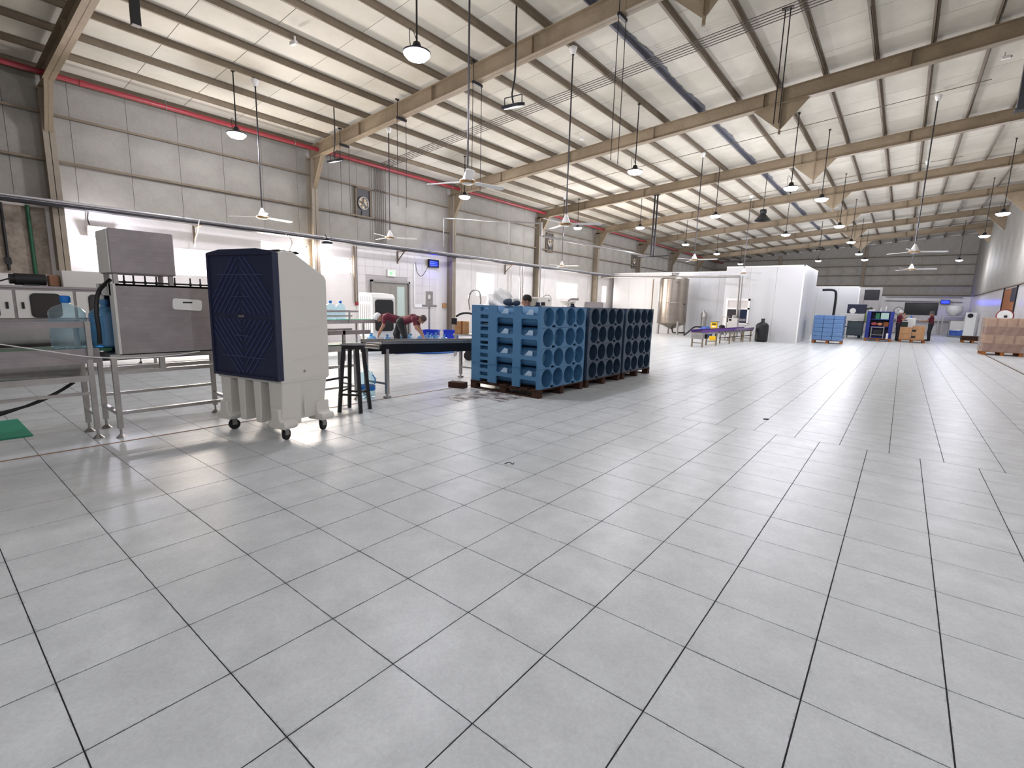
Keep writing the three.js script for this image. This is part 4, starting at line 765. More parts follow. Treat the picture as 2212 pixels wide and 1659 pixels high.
// ================================================================ people
// A figure: bones [ax,ay,az, bx,by,bz, ra, rb, colour], facing +x, meshed as one skin.
const SKIN = [0.38, 0.21, 0.14], MAROON = [0.11, 0.009, 0.026], DARK = [0.012, 0.012, 0.016], BLUESHIRT = [0.06, 0.10, 0.42], SHOE = [0.01, 0.01, 0.01], HAIR = [0.02, 0.014, 0.012];
function capsule(p, b) {
  const [ax, ay, az, bx, by, bz, ra, rb] = b, dx = bx - ax, dy = by - ay, dz = bz - az, l = dx * dx + dy * dy + dz * dz;
  let t = l ? ((p[0] - ax) * dx + (p[1] - ay) * dy + (p[2] - az) * dz) / l : 0; t = t < 0 ? 0 : t > 1 ? 1 : t;
  return Math.hypot(p[0] - ax - dx * t, p[1] - ay - dy * t, p[2] - az - dz * t) - (ra + (rb - ra) * t);
}
function skinGeo(bones, cell, k) {
  const lo = [9, 9, 9], hi = [-9, -9, -9];
  for (const b of bones) for (let i = 0; i < 3; i++) { lo[i] = Math.min(lo[i], b[i] - b[6], b[3 + i] - b[7]); hi[i] = Math.max(hi[i], b[i] + b[6], b[3 + i] + b[7]); }
  const c = lo.map((v, i) => (v + hi[i]) / 2), half = Math.max(...hi.map((v, i) => v - lo[i])) / 2 + cell * 3, n = Math.ceil(2 * half / cell);
  const mc = new MarchingCubes(n, undefined, false, false, 120000); mc.isolation = 0; const h = n / 2, p = [0, 0, 0];
  for (let z = 0; z < n; z++) for (let y = 0; y < n; y++) for (let x = 0; x < n; x++) {
    p[0] = c[0] + (x - h) / h * half; p[1] = c[1] + (y - h) / h * half; p[2] = c[2] + (z - h) / h * half;
    let out = false; for (let i = 0; i < 3; i++) if (p[i] < lo[i] - cell * 2 || p[i] > hi[i] + cell * 2) out = true;
    if (out) { mc.field[z * n * n + y * n + x] = -1; continue; }
    let d = 9; for (const b of bones) { const e = capsule(p, b), q = Math.max(k - Math.abs(d - e), 0) / k; d = Math.min(d, e) - q * q * k / 4; }
    mc.field[z * n * n + y * n + x] = -d;
  }
  mc.update(); const m = mc.count, P = new Float32Array(m * 3), N = new Float32Array(m * 3), Cc = new Float32Array(m * 3);
  for (let i = 0; i < m; i++) {
    const q = [0, 1, 2].map((a) => c[a] + mc.positionArray[i * 3 + a] * half); let best = 9, col = SKIN;
    for (const b of bones) { const e = capsule(q, b); if (e < best) { best = e; col = b[8]; } }
    for (let a = 0; a < 3; a++) { P[i * 3 + a] = q[a]; N[i * 3 + a] = mc.normalArray[i * 3 + a]; Cc[i * 3 + a] = col[a]; }
  }
  const g = new THREE.BufferGeometry(); g.setAttribute('position', new THREE.BufferAttribute(P, 3)); g.setAttribute('normal', new THREE.BufferAttribute(N, 3)); g.setAttribute('color', new THREE.BufferAttribute(Cc, 3));
  return g;
}
function handBones(w, dir, side) {                     // palm from wrist w along dir, thumb to the side
  const d = V(...dir).normalize(), s = V(...side).normalize(), n = new THREE.Vector3().crossVectors(d, s), B = [], at = (a, b, c) => [0, 1, 2].map((i) => w[i] + d.getComponent(i) * a + s.getComponent(i) * b + n.getComponent(i) * c);
  B.push([...at(0, 0, 0), ...at(0.05, 0, 0), 0.026, 0.024, SKIN], [...at(0.05, -0.02, 0), ...at(0.085, -0.024, 0), 0.016, 0.013, SKIN], [...at(0.05, 0.02, 0), ...at(0.085, 0.024, 0), 0.016, 0.013, SKIN]);
  [[-0.03, 0.05], [-0.011, 0.068], [0.009, 0.072], [0.028, 0.062]].forEach(([o, l]) => { B.push([...at(0.085, o, 0), ...at(0.085 + l * 0.55, o * 1.15, 0.008), 0.0095, 0.009, SKIN], [...at(0.085 + l * 0.55, o * 1.15, 0.008), ...at(0.085 + l, o * 1.2, 0.026), 0.009, 0.0075, SKIN]); });
  B.push([...at(0.025, 0.025, 0), ...at(0.06, 0.052, 0.012), 0.012, 0.0105, SKIN], [...at(0.06, 0.052, 0.012), ...at(0.088, 0.056, 0.022), 0.0105, 0.009, SKIN]);
  return B;
}
const skinMat = std({ vertexColors: true, roughness: 0.75, side: THREE.DoubleSide });
function person(label, J, col, pos, turn, headgear) {
  // J: pelvis, chest, neck, head, shoulders[2], elbows[2], wrists[2], hips[2], knees[2], ankles[2], face (direction of the face), gaze up
  const t = thing('person', label, 'person', pos, turn), B = [], b = (a, c, ra, rb, k) => B.push([...a, ...c, ra, rb, k]);
  const mid = (a, c, q = 0.5) => a.map((v, i) => v + (c[i] - v) * q), off = (a, d, q) => a.map((v, i) => v + d[i] * q);
  b(off(J.pelvis, [0, 0, 1], 0.075), off(J.pelvis, [0, 0, -1], 0.075), 0.115, 0.115, col.leg); b(J.pelvis, mid(J.pelvis, J.chest), 0.125, 0.125, col.top);
  b(off(mid(J.pelvis, J.chest, 0.6), [0, 0, 1], 0.05), off(J.chest, [0, 0, 1], 0.075), 0.105, 0.115, col.top); b(off(mid(J.pelvis, J.chest, 0.6), [0, 0, -1], 0.05), off(J.chest, [0, 0, -1], 0.075), 0.105, 0.115, col.top);
  b(J.shoulder[0], J.shoulder[1], 0.07, 0.07, col.top); b(J.chest, J.neck, 0.09, 0.06, col.top); b(J.neck, mid(J.neck, J.head, 0.6), 0.05, 0.052, SKIN);
  const f = V(...J.face).normalize().toArray(), up = V(...J.crown).normalize().toArray(), H = J.head, head = [];
  const hp = (a, c, z) => [H[0] + f[0] * a + up[0] * c, H[1] + f[1] * a + up[1] * c, H[2] + z];
  const hb = (a, c, ra, rb, k) => head.push([...a, ...c, ra, rb, k]);
  hb(hp(-0.02, 0.035, 0), hp(0.015, 0.03, 0), 0.088, 0.082, SKIN); hb(hp(0.03, -0.02, 0), hp(0.045, -0.07, 0), 0.062, 0.042, SKIN); hb(hp(-0.02, 0.0, 0), hp(-0.03, -0.1, 0), 0.06, 0.05, SKIN);
  hb(hp(0.095, 0.012, 0), hp(0.115, -0.022, 0), 0.011, 0.015, SKIN); for (const s of [-1, 1]) { hb(hp(-0.01, 0.012, s * 0.084), hp(-0.012, -0.025, s * 0.08), 0.016, 0.012, SKIN); hb(hp(0.086, 0.02, s * 0.03), hp(0.087, 0.02, s * 0.034), 0.011, 0.011, [0.02, 0.015, 0.015]); }
  hb(hp(0.088, -0.055, -0.016), hp(0.088, -0.055, 0.016), 0.009, 0.009, [0.2, 0.07, 0.06]);
  b(hp(-0.01, 0.03, 0), hp(0.0, -0.03, 0), 0.07, 0.06, SKIN);
  for (const i of [0, 1]) {
    b(J.shoulder[i], mid(J.shoulder[i], J.elbow[i], 0.6), 0.062, 0.056, col.top); b(mid(J.shoulder[i], J.elbow[i], 0.6), J.elbow[i], 0.048, 0.042, col.sleeve); b(J.elbow[i], J.wrist[i], 0.042, 0.028, SKIN);
    b(J.hip[i], J.knee[i], 0.108, 0.08, col.leg); b(J.knee[i], J.ankle[i], 0.08, 0.062, col.leg);
    b(off(J.ankle[i], [0, 1, 0], -0.035), off(J.ankle[i], [0.17, -0.045, 0], 1), 0.042, 0.034, SHOE); b(off(J.ankle[i], [-0.03, -0.045, 0], 1), off(J.ankle[i], [0.1, -0.05, 0], 1), 0.036, 0.036, SHOE);
  }
  const geos = [skinGeo(B, 0.017, 0.035), skinGeo(head, 0.006, 0.02)];
  for (const i of [0, 1]) geos.push(skinGeo(handBones(J.wrist[i], J.hand[i], [f[0] * 0.6, f[1] * 0.6, i ? 0.5 : -0.5]), 0.005, 0.008));
  const g = mergeGeometries(geos); const o = new THREE.Mesh(g, skinMat); o.name = 'body'; t.add(o);
  const q = new THREE.Quaternion().setFromUnitVectors(V(0, 1, 0), V(...J.crown).addScaledVector(V(...J.face), headgear.tilt ?? -0.25).normalize());
  const cap = headgear.kind === 'hair' ? lathe([[0.094, -0.035], [0.1, 0.0], [0.093, 0.055], [0.07, 0.092], [0.035, 0.108], [0, 0.112]], 20) : lathe([[0.1, -0.03], [0.108, 0.0], [0.107, 0.05], [0.085, 0.1], [0.045, 0.122], [0, 0.126]], 20);
  cap.applyMatrix4(new THREE.Matrix4().compose(V(...hp(-0.012, 0.04, 0)), q, V(1.06, 1, 1)));
  part(headgear.kind === 'hair' ? 'hair' : 'hairnet', cap, Object.assign(plain(headgear.color, 0.8), { side: THREE.DoubleSide }), t);
  return t;
}
const bent = (reach) => ({ pelvis: [-0.1, 0.88, 0], chest: [0.24, 1.0, 0], neck: [0.4, 1.0, 0], head: [0.5, 0.96, 0], face: [0.35, -0.93, 0], crown: [0.93, 0.35, 0],
  shoulder: [[0.32, 0.98, -0.17], [0.32, 0.98, 0.17]], elbow: [[0.36, 0.72, -0.2], [0.4, 0.73, 0.2]], wrist: [[0.44 + reach, 0.52, -0.16], [0.5 + reach, 0.53, 0.14]], hand: [[0.3, -1, 0], [0.4, -1, 0]],
  hip: [[-0.12, 0.86, -0.095], [-0.12, 0.86, 0.095]], knee: [[-0.04, 0.48, -0.1], [0.02, 0.48, 0.1]], ankle: [[-0.12, 0.09, -0.1], [-0.02, 0.09, 0.11]] });
const stand = (o = {}) => ({ pelvis: [0, 0.92, 0], chest: [0.01, 1.28, 0], neck: [0.01, 1.42, 0], head: [0.03, 1.54, 0], face: [1, -0.15, 0], crown: [0.15, 1, 0],
  shoulder: [[0, 1.37, -0.18], [0, 1.37, 0.18]], elbow: [[-0.02, 1.1, -0.24], [-0.02, 1.1, 0.24]], wrist: [[0.14, 0.92, -0.24], [0.14, 0.92, 0.24]], hand: [[0.4, -1, 0], [0.4, -1, 0]],
  hip: [[0, 0.9, -0.09], [0, 0.9, 0.09]], knee: [[0.03, 0.5, -0.1], [0.03, 0.5, 0.1]], ankle: [[0, 0.09, -0.1], [0, 0.09, 0.1]], ...o });
const maroon = { top: MAROON, sleeve: SKIN, leg: DARK };
person('person in maroon shirt and white cap bending left over the floor bottles', bent(0.02), maroon, [-11.98, 0, -9.42], 0.67 + PI + 0.15, { kind: 'cap', color: 0xd9d9e2 });
person('person in maroon shirt bending right over the floor bottles', bent(0.05), maroon, [-11.3, 0, -9.2], 0.67 - 0.1, { kind: 'hair', color: 0x4a3f3c });
person('person in blue shirt standing behind the blue racks', stand({ face: [0.95, -0.1, -0.3] }), { top: BLUESHIRT, sleeve: BLUESHIRT, leg: DARK }, [-6.45, 0, -8.65], 0.67 + PI, { kind: 'hair', color: 0x1d1512 });
person('person in maroon with pale cap, hand at the face, before the blue shelf', stand({ elbow: [[0.1, 1.12, -0.25], [0.12, 1.16, 0.24]], wrist: [[0.26, 1.24, -0.16], [0.17, 1.4, 0.14]], hand: [[0.7, 0.7, 0.3], [0, 1, -0.3]] }), maroon, [-0.14, 0, -34.85], 0.67 - 0.5, { kind: 'cap', color: 0xcfcfd0 });
person('person in maroon with dark cap reaching to the white printer', stand({ elbow: [[0.18, 1.14, -0.22], [0.18, 1.14, 0.22]], wrist: [[0.42, 1.1, -0.16], [0.42, 1.12, 0.16]], hand: [[1, 0, 0], [1, 0, 0]] }), maroon, [1.3, 0, -36.8], PI - 0.1, { kind: 'cap', color: 0x55555a });

// ================================================================ middle of the hall
// bottles standing round the workers
{
  const spots = [[-12.62, -8.99], [-12.05, -8.55], [-11.78, -8.93], [-12.5, -10.25], [-12.2, -9.85], [-11.73, -9.78], [-10.7, -9.8], [-11.45, -10.02], [-11.83, -10.28], [-11.1, -9.95], [-11.6, -10.5], [-12.1, -10.78], [-11.25, -10.35], [-11.88, -10.94], [-10.97, -10.45]];
  const across = ([x, z]) => (x * 0.785 - z * 0.62) / (-x * 0.62 - z * 0.785);
  spots.sort((a, b) => across(a) - across(b)).forEach(([x, z], i) => {
    const o = dup(i % 5 ? plainBottle : openBottle, [x, 0, z], rnd() * 6, ''); o.userData = { label: 'blue bottle standing on the floor by the bending workers, ' + ORD[i] + ' counted from the left', category: 'bottle', group: 'floor bottles by the workers' };
  });
}
function crate(pos, turn, label) {
  const t = thing('crate', label, 'crate', pos, turn, 'blue crates');
  const w = 0.5, d = 0.38, h = 0.52; part('side', span(-w / 2, w / 2, 0.02, h, d / 2, d / 2 - 0.012), M.blue, t); part('side', span(-w / 2, w / 2, 0.02, h, -d / 2, -d / 2 + 0.012), M.blue, t); part('end', span(-w / 2, -w / 2 + 0.012, 0.02, h, -d / 2, d / 2), M.blue, t); part('end', span(w / 2, w / 2 - 0.012, 0.02, h, -d / 2, d / 2), M.blue, t);
  part('bottom', span(-w / 2, w / 2, 0, 0.02, -d / 2, d / 2), M.blue, t); part('rim', [span(-w / 2 - 0.03, w / 2 + 0.03, h - 0.03, h, d / 2, d / 2 + 0.03), span(-w / 2 - 0.03, w / 2 + 0.03, h - 0.03, h, -d / 2, -d / 2 - 0.03), span(-w / 2 - 0.03, -w / 2, h - 0.03, h, -d / 2, d / 2), span(w / 2, w / 2 + 0.03, h - 0.03, h, -d / 2, d / 2)], M.blue, t);
}
crate([-12.65, 0, -11.45], 0.6, 'bright blue plastic crate behind the bottles, left of two'); crate([-12.25, 0, -12.0], 0.75, 'bright blue plastic crate behind the bottles, right of two');
{ // white cooler by the door
  const t = thing('wall_cooler', 'white slotted air cooler with a black front before the double door', 'cooler', [-13.35, 0, -9.75], 1.45);
  const p = poly([[-0.45, 0.32], [0.4, 0.32], [0.4, 1.55], [0.3, 1.66], [-0.4, 1.7], [-0.45, 1.65]]);
  part('body', put(ext(p, 0.78, 0.015), 0.39, 0, 0, -PI / 2), M.whitePlastic, t); part('water_tank', [span(-0.38, 0.38, 0.1, 0.33, -0.4, 0.36)], M.coolerGrey, t);
  part('front_pad', put(ext(poly(roundRect(-0.33, 0.5, 0.33, 1.5, 0.1)), 0.03), 0, 0, 0.4), M.black, t); part('pad_rim', (() => { const s = poly(roundRect(-0.36, 0.47, 0.36, 1.53, 0.12)); hole(s, roundRect(-0.33, 0.5, 0.33, 1.5, 0.1)); return put(ext(s, 0.05), 0, 0, 0.39); })(), M.offWhite, t);
  for (let k = 0; k < 6; k++) part('side_slot', [span(-0.41, -0.415, 0.45, 1.35, -0.36 + k * 0.12, -0.32 + k * 0.12), span(-0.41, -0.415, 1.42, 1.6, -0.36 + k * 0.12, -0.32 + k * 0.12)], plain(0x8d8b90, 0.8), t);
  for (const [x, z] of [[-0.32, 0.3], [0.32, 0.3], [-0.32, -0.34], [0.32, -0.34]]) part('castor', [put(cyl(0.05, 0.05, 0.03, 0, 0, 0, 14), x, 0.05, z, 0, 0, PI / 2), box(0.03, 0.06, 0.03, x, 0.09, z)], M.rubber, t);
}
{ // steel stand with a screen plate
  const t = thing('terminal_stand', 'grey steel terminal stand with a shelf near the wall right of the door', 'stand', [-13.1, 0, -11.75], 0.95);
  part('pole', box(0.06, 1.3, 0.06, 0, 0.66, 0), M.steel, t); part('base', rbox(0.4, 0.03, 0.36, 0.01, 0, 0.016, 0), M.steel, t); part('shelf', rbox(0.5, 0.08, 0.24, 0.01, 0, 1.33, 0.05), M.steel, t);
  const b = part('back_plate', rbox(0.26, 0.46, 0.06, 0.01, 0, 1.6, 0), M.steel, t); part('opening', put(ext(poly(circlePts(0, 0, 0.045, 18, 1.8)), 0.01), 0, 1.64, 0.028), M.whitePlastic, b); part('slot', box(0.05, 0.015, 0.01, 0, 1.52, 0.03), M.black, b);
}
single('socket_box', 'beige socket box on the wall behind the terminal stand', 'box', rbox(0.07, 0.2, 0.2, 0.015, LX + 0.04, 1.33, -14.35), M.carton);
{
  const t = thing('carton', 'brown open carton beside the wheeled machine', 'carton', [-9.62, 0.622, -9.85], 0.7); part('box', rbox(0.38, 0.34, 0.3, 0.006, 0, 0.17, 0), M.carton, t); part('tape', box(0.05, 0.342, 0.302, 0, 0.171, 0), M.cartonDark, t);
  const s = thing('side_table', 'low steel table carrying the brown carton', 'table', [-9.3, 0, -10.05], 0.67); part('top', rbox(1.2, 0.04, 0.5, 0.006, 0, 0.6, 0), M.steel, s); for (const [x, z] of [[-0.55, 0.2], [0.55, 0.2], [-0.55, -0.2], [0.55, -0.2]]) part('leg', box(0.04, 0.58, 0.04, x, 0.29, z), M.steel, s); part('clutter', [sph(0.12, 0.25, 0.68, 0.05, 1.6, 0.5, 1), sph(0.1, 0.45, 0.67, 0.0, 1.3, 0.5, 1), box(0.3, 0.06, 0.2, 0.1, 0.65, -0.1, 0.3)], M.black, s);
}
{ // wheeled machine with hoop handle
  const t = thing('wheeled_machine', 'pale wheeled machine with a steel hoop handle left of the blue racks', 'machine', [-8.55, 0, -9.55], 0.67);
  part('chassis', [rbox(0.9, 0.22, 0.55, 0.04, 0, 0.3, 0)], M.blackMetal, t); part('cowl', [rbox(0.55, 0.45, 0.5, 0.1, 0.12, 1.12, 0), rbox(0.35, 0.3, 0.4, 0.08, -0.1, 1.3, 0)], plain(0xdfe6ee, 0.35), t);
  part('column', [bar([0.2, 0.4, 0], [0.15, 1.0, 0], 0.05, 10), bar([-0.25, 0.4, 0.2], [-0.1, 1.05, 0.2], 0.02), bar([-0.25, 0.4, -0.2], [-0.1, 1.05, -0.2], 0.02)], M.blackMetal, t);
  part('handle', tube([[-0.35, 1.3, 0.1], [-0.38, 1.6, 0.1], [-0.32, 1.76, 0.1], [-0.22, 1.8, 0.1], [-0.12, 1.76, 0.1], [-0.08, 1.6, 0.1], [-0.1, 1.3, 0.1]], 0.022, 32, 8), M.polished, t); part('side_bar', tube([[-0.7, 1.12, 0.2], [-0.55, 1.2, 0.2], [-0.3, 1.2, 0.2], [-0.18, 1.12, 0.2], [-0.15, 0.8, 0.2], [-0.2, 0.45, 0.2]], 0.025, 28, 8), M.black, t);
  part('control_box', rbox(0.14, 0.16, 0.1, 0.01, -0.74, 1.0, 0.2), M.blackMetal, t);
  for (const [x, z] of [[-0.35, 0.26], [0.35, 0.26], [-0.35, -0.26], [0.35, -0.26]]) part('wheel', put(cyl(0.13, 0.13, 0.06, 0, 0, 0, 18), x, 0.13, z, 0, PI / 2), M.rubber, t);
}
{ // control cabinet
  const t = thing('control_cabinet', 'grey control cabinet with a small screen behind the blue racks', 'cabinet', [-10.0, 0, -14.1], 0.67);
  part('body', rbox(0.8, 1.72, 0.42, 0.015, 0, 0.87, 0), M.offWhite, t); const d = part('door', rbox(0.44, 1.5, 0.02, 0.006, 0.16, 0.93, 0.215), M.offWhite, t); part('screen', rbox(0.14, 0.12, 0.02, 0.005, 0.1, 1.5, 0.226), M.blackMetal, d); part('buttons', [0, 1, 2].map((k) => put(cyl(0.012, 0.012, 0.02, 0, 0, 0, 8), 0.05 + k * 0.05, 1.33, 0.23, 0, PI / 2)), M.yellow, d); part('vent', box(0.06, 0.06, 0.02, 0.3, 1.62, 0.222), M.galv, d);
  part('side_panel', rbox(0.28, 1.5, 0.02, 0.006, -0.23, 0.93, 0.215), M.panel, t); part('cable_arch', tube([[0.1, 1.73, 0], [0.2, 1.8, 0], [0.35, 1.78, 0], [0.38, 1.6, 0]], 0.012, 20, 6), M.galv, t);
  const s = thing('steel_cabinet', 'low steel cabinet top between the columns beyond the blue racks', 'cabinet', [-9.5, 0, -17.0], 0.67); part('body', rbox(0.7, 1.62, 0.4, 0.01, 0, 0.82, 0), M.satin, s); part('door', rbox(0.62, 1.4, 0.02, 0.006, 0, 0.85, 0.205), M.satin, s); part('plinth', box(0.66, 0.05, 0.36, 0, 0.022, 0), M.black, s);
  const f = thing('filler_head', 'steel filling head on a thin post in front of the wide window', 'machine', [-10.4, 0, -16.6], 0.67); part('post', bar([0, 0, 0], [0, 1.65, 0], 0.03), M.steel, f); part('bowl', lathe([[0.02, 1.42], [0.22, 1.5], [0.3, 1.6], [0.3, 1.63]], 20), M.polished, f); part('head', [rbox(0.3, 0.1, 0.14, 0.02, 0.25, 1.72, 0), bar([0, 1.65, 0], [0.1, 1.72, 0], 0.03)], M.galv, f); part('base', cyl(0.16, 0.2, 0.04, 0, 0.02, 0, 16), M.steel, f);
}
// pipe stands from the cabinet up to the ledge and across
single('process_pipe', 'thin steel pipe frame rising before the column beyond the racks', 'pipe', [bar([-11.1, 1.4, -15.6], [-11.1, 4.55, -15.6], 0.03), bar([-11.1, 4.5, -15.6], [-13.6, 4.5, -12.9], 0.025), bar([-13.6, 3.5, -12.9], [-13.6, 4.5, -12.9], 0.02), bar([-11.95, 3.5, -14.68], [-11.95, 4.5, -14.68], 0.018)], M.galv);
single('process_pipe', 'long level steel pipe from the racks towards the hanging rails', 'pipe', [bar([-11.1, 4.05, -15.7], [-9.25, 3.722, -20.66], 0.04)], M.galv);
single('process_pipe', 'pair of steel drop pipes against the wall beyond the racks', 'pipe', [bar([-14.6, 0.3, -18.9], [-14.6, 3.27, -18.9], 0.05), bar([-14.6, 0.3, -19.1], [-14.6, 3.27, -19.1], 0.035)], M.polished);

// ================================================================ far machines
{ // tank
  const t = thing('storage_tank', 'tall stainless storage tank on legs before the clean room', 'tank', [-10.25, 0, -27.45]);
  part('shell', lathe([[0.0, 0.28], [0.2, 0.36], [0.74, 0.6], [0.76, 0.66], [0.76, 1.75], [0.768, 1.76], [0.768, 1.78], [0.76, 1.79], [0.76, 3.02], [0.77, 3.04], [0.77, 3.08], [0.4, 3.24], [0.16, 3.3], [0, 3.3]], 40), std({ map: steelTex, color: 0xe2d9cf, roughness: 0.28, metalness: 0.9 }), t);
  part('manway', [cyl(0.18, 0.18, 0.12, 0, 3.34, 0, 20), cyl(0.22, 0.22, 0.03, 0, 3.41, 0, 20)], M.galv, t);
  for (const [x, z] of [[0.55, 0.55], [-0.65, 0.3], [0.6, -0.4], [-0.4, -0.6]]) part('leg', cyl(0.06, 0.06, 0.75, x, 0.375, z, 12), M.steel, t);
  part('valve', [box(0.06, 0.08, 0.06, 0.74, 1.7, 0.25)], M.black, t); part('drain_pipe', tube([[0.05, 0.3, 0], [0.15, 0.12, 0.1], [0.4, 0.12, 0.25], [0.9, 0.14, 0.3]], 0.04, 20, 8), M.blackMetal, t);
  part('sight_pipe', bar([-0.72, 0.6, 0.35], [-0.72, 3.0, 0.35], 0.025), M.steel, t);
}
single('overhead_pipe', 'white clad pipe running above the tank to the drop pipe', 'pipe', [bar([-14.6, 3.2, -26.9], [-6.35, 3.05, -25.4], 0.05, 10), bar([-6.35, 3.07, -25.4], [-6.3, 0.95, -25.4], 0.045, 10), bar([-6.22, 3.07, -25.4], [-6.2, 0.95, -25.4], 0.03, 8)], M.galv);
single('drop_pipe', 'thin dark upright pipe left of the tank', 'pipe', bar([-11.9, 0, -28.4], [-11.9, 3.15, -28.4], 0.035, 8), M.steelPaint);
{
  const t = thing('filter_vessel', 'slim steel filter vessel right of the tank', 'filter', [-8.75, 0, -28.3]);
  part('shell', lathe([[0, 0.2], [0.13, 0.22], [0.15, 0.3], [0.15, 0.98], [0.18, 0.99], [0.18, 1.03], [0.17, 1.05], [0.17, 1.22], [0.12, 1.3], [0.03, 1.33], [0, 1.33]], 24), M.steel, t); part('leg', cyl(0.1, 0.14, 0.22, 0, 0.11, 0, 14), M.steel, t); part('valve', bar([0, 1.3, 0], [0, 1.4, 0], 0.02), M.galv, t);
  const d = thing('drum_cover', 'blue plastic tub beside the filter vessel', 'tub', [-8.1, 0, -26.8]); part('tub', lathe([[0, 0], [0.3, 0], [0.34, 0.4], [0.32, 0.48], [0.1, 0.56], [0, 0.57]], 20), plain(0x2d5fae, 0.5), d); part('hose', tube([[-0.2, 0.5, 0], [-0.6, 0.5, 0.1], [-0.9, 0.2, 0.2], [-1.1, 0.03, 0.2]], 0.04, 20, 8), M.blackMetal, d);
}
{ // purple conveyor
  const t = thing('purple_conveyor', 'long conveyor with purple side guards before the white block', 'conveyor');
  const A = [-6.2, -19.35], Bq = [-5.75, -25.6], lerp = (s, o = 0) => [A[0] + (Bq[0] - A[0]) * s + o, A[1] + (Bq[1] - A[1]) * s];
  const e = (s, o, y) => { const q = lerp(s, o); return [q[0], y, q[1]]; };
  part('guard', beam(e(0, 0.22, 0.62), e(0.6, 0.22, 0.62), 0.02, 0.1), M.purple, t); part('guard', beam(e(0.6, 0.22, 0.62), e(1, 0.22, 0.62), 0.02, 0.1), plain(0x7a6a8c, 0.5), t); part('guard', beam(e(0, -0.22, 0.62), e(1, -0.22, 0.62), 0.02, 0.1), M.purple, t);
  part('bed', beam(e(0, 0, 0.53), e(1, 0, 0.53), 0.4, 0.06), M.steel, t); part('belt', beam(e(0, 0, 0.57), e(1, 0, 0.57), 0.38, 0.012), M.blackMetal, t);
  part('end_box', rbox(0.44, 0.2, 0.3, 0.02, ...e(0.02, 0, 0.42)), M.steel, t); part('motor', put(cyl(0.09, 0.09, 0.34, 0, 0, 0, 14), ...e(0.09, 0.05, 0.4), 0, 0, PI / 2), M.blackMetal, t);
  for (const s of [0.02, 0.25, 0.5, 0.78, 0.95]) { for (const o of [-0.2, 0.2]) part('leg', [beam(e(s, o, 0), e(s, o * 0.99 + 0.0005, 0.5), 0.05, 0.05)], M.steelPaint, t); part('cross_bar', beam(e(s, -0.2, 0.16), e(s, 0.2, 0.16), 0.03, 0.03), M.steelPaint, t); }
  for (let k = 0; k < 8; k++) part('bracket', box(0.03, 0.16, 0.09, ...e(0.3 + k * 0.055, 0.24, 0.5)), M.galv, t);
  part('under_rail', [beam(e(0.3, 0.2, 0.3), e(0.98, 0.2, 0.3), 0.04, 0.03)], M.blackMetal, t);
}
{
  const t = thing('pump_unit', 'yellow pump unit with a black and white label behind the purple conveyor', 'pump', [-7.0, 0, -24.3], 0.2);
  part('upper_box', rbox(0.28, 0.32, 0.28, 0.02, 0, 0.72, 0), M.yellow, t); part('lower_box', rbox(0.32, 0.2, 0.3, 0.02, 0, 0.11, 0), M.yellow, t); part('frame', [box(0.05, 0.5, 0.05, -0.1, 0.4, 0), box(0.05, 0.5, 0.05, 0.1, 0.4, 0)], M.blackMetal, t); part('label', [box(0.18, 0.06, 0.01, 0, 0.78, 0.142)], M.black, t); part('label', box(0.18, 0.06, 0.01, 0, 0.66, 0.142), M.whitePlastic, t); part('side_motor', [put(cyl(0.09, 0.09, 0.3, 0, 0, 0, 14), 0.35, 0.66, 0, 0.4, PI / 2), box(0.12, 0.3, 0.1, 0.35, 0.45, 0)], M.blackMetal, t); part('lid', box(0.4, 0.03, 0.3, 0.03, 0.895, 0), M.galv, t);
}
{
  const t = thing('filling_station', 'upright steel filling station below the drop pipe behind the purple conveyor', 'machine', [-6.45, 0, -25.1]);
  part('body', rbox(0.42, 0.9, 0.35, 0.02, 0.1, 0.62, 0), M.offWhite, t); part('head', rbox(0.32, 0.12, 0.2, 0.02, 0.45, 1.0, 0), M.galv, t); part('panel', box(0.12, 0.1, 0.02, -0.02, 1.0, 0.18), M.blackMetal, t); part('frame', [bar([-0.45, 0, 0], [-0.45, 1.15, 0], 0.025), bar([-0.2, 0, 0.1], [-0.2, 1.15, 0.1], 0.025), bar([-0.45, 1.12, 0], [-0.1, 1.12, 0.1], 0.02)], M.steel, t); part('leg', [box(0.06, 0.2, 0.06, -0.05, 0.1, 0.1), box(0.06, 0.2, 0.06, 0.25, 0.1, 0.1), box(0.06, 0.2, 0.06, 0.1, 0.1, -0.12)], M.steel, t); part('valve', [cyl(0.09, 0.12, 0.16, 0.12, 1.15, 0, 12)], M.galv, t);
  const b = thing('black_tank', 'black bottle shaped plastic tank standing at the end of the purple conveyor', 'tank', [-5.2, 0, -25.75]); part('shell', lathe([[0, 0.02], [0.26, 0.02], [0.28, 0.08], [0.28, 0.78], [0.22, 0.86], [0.08, 0.94], [0.07, 1.05]], 24), M.black, b); part('lid', cyl(0.085, 0.085, 0.05, 0, 1.07, 0, 16), M.rubber, b); part('foot', cyl(0.2, 0.22, 0.03, 0, 0.015, 0, 16), M.rubber, b);
}
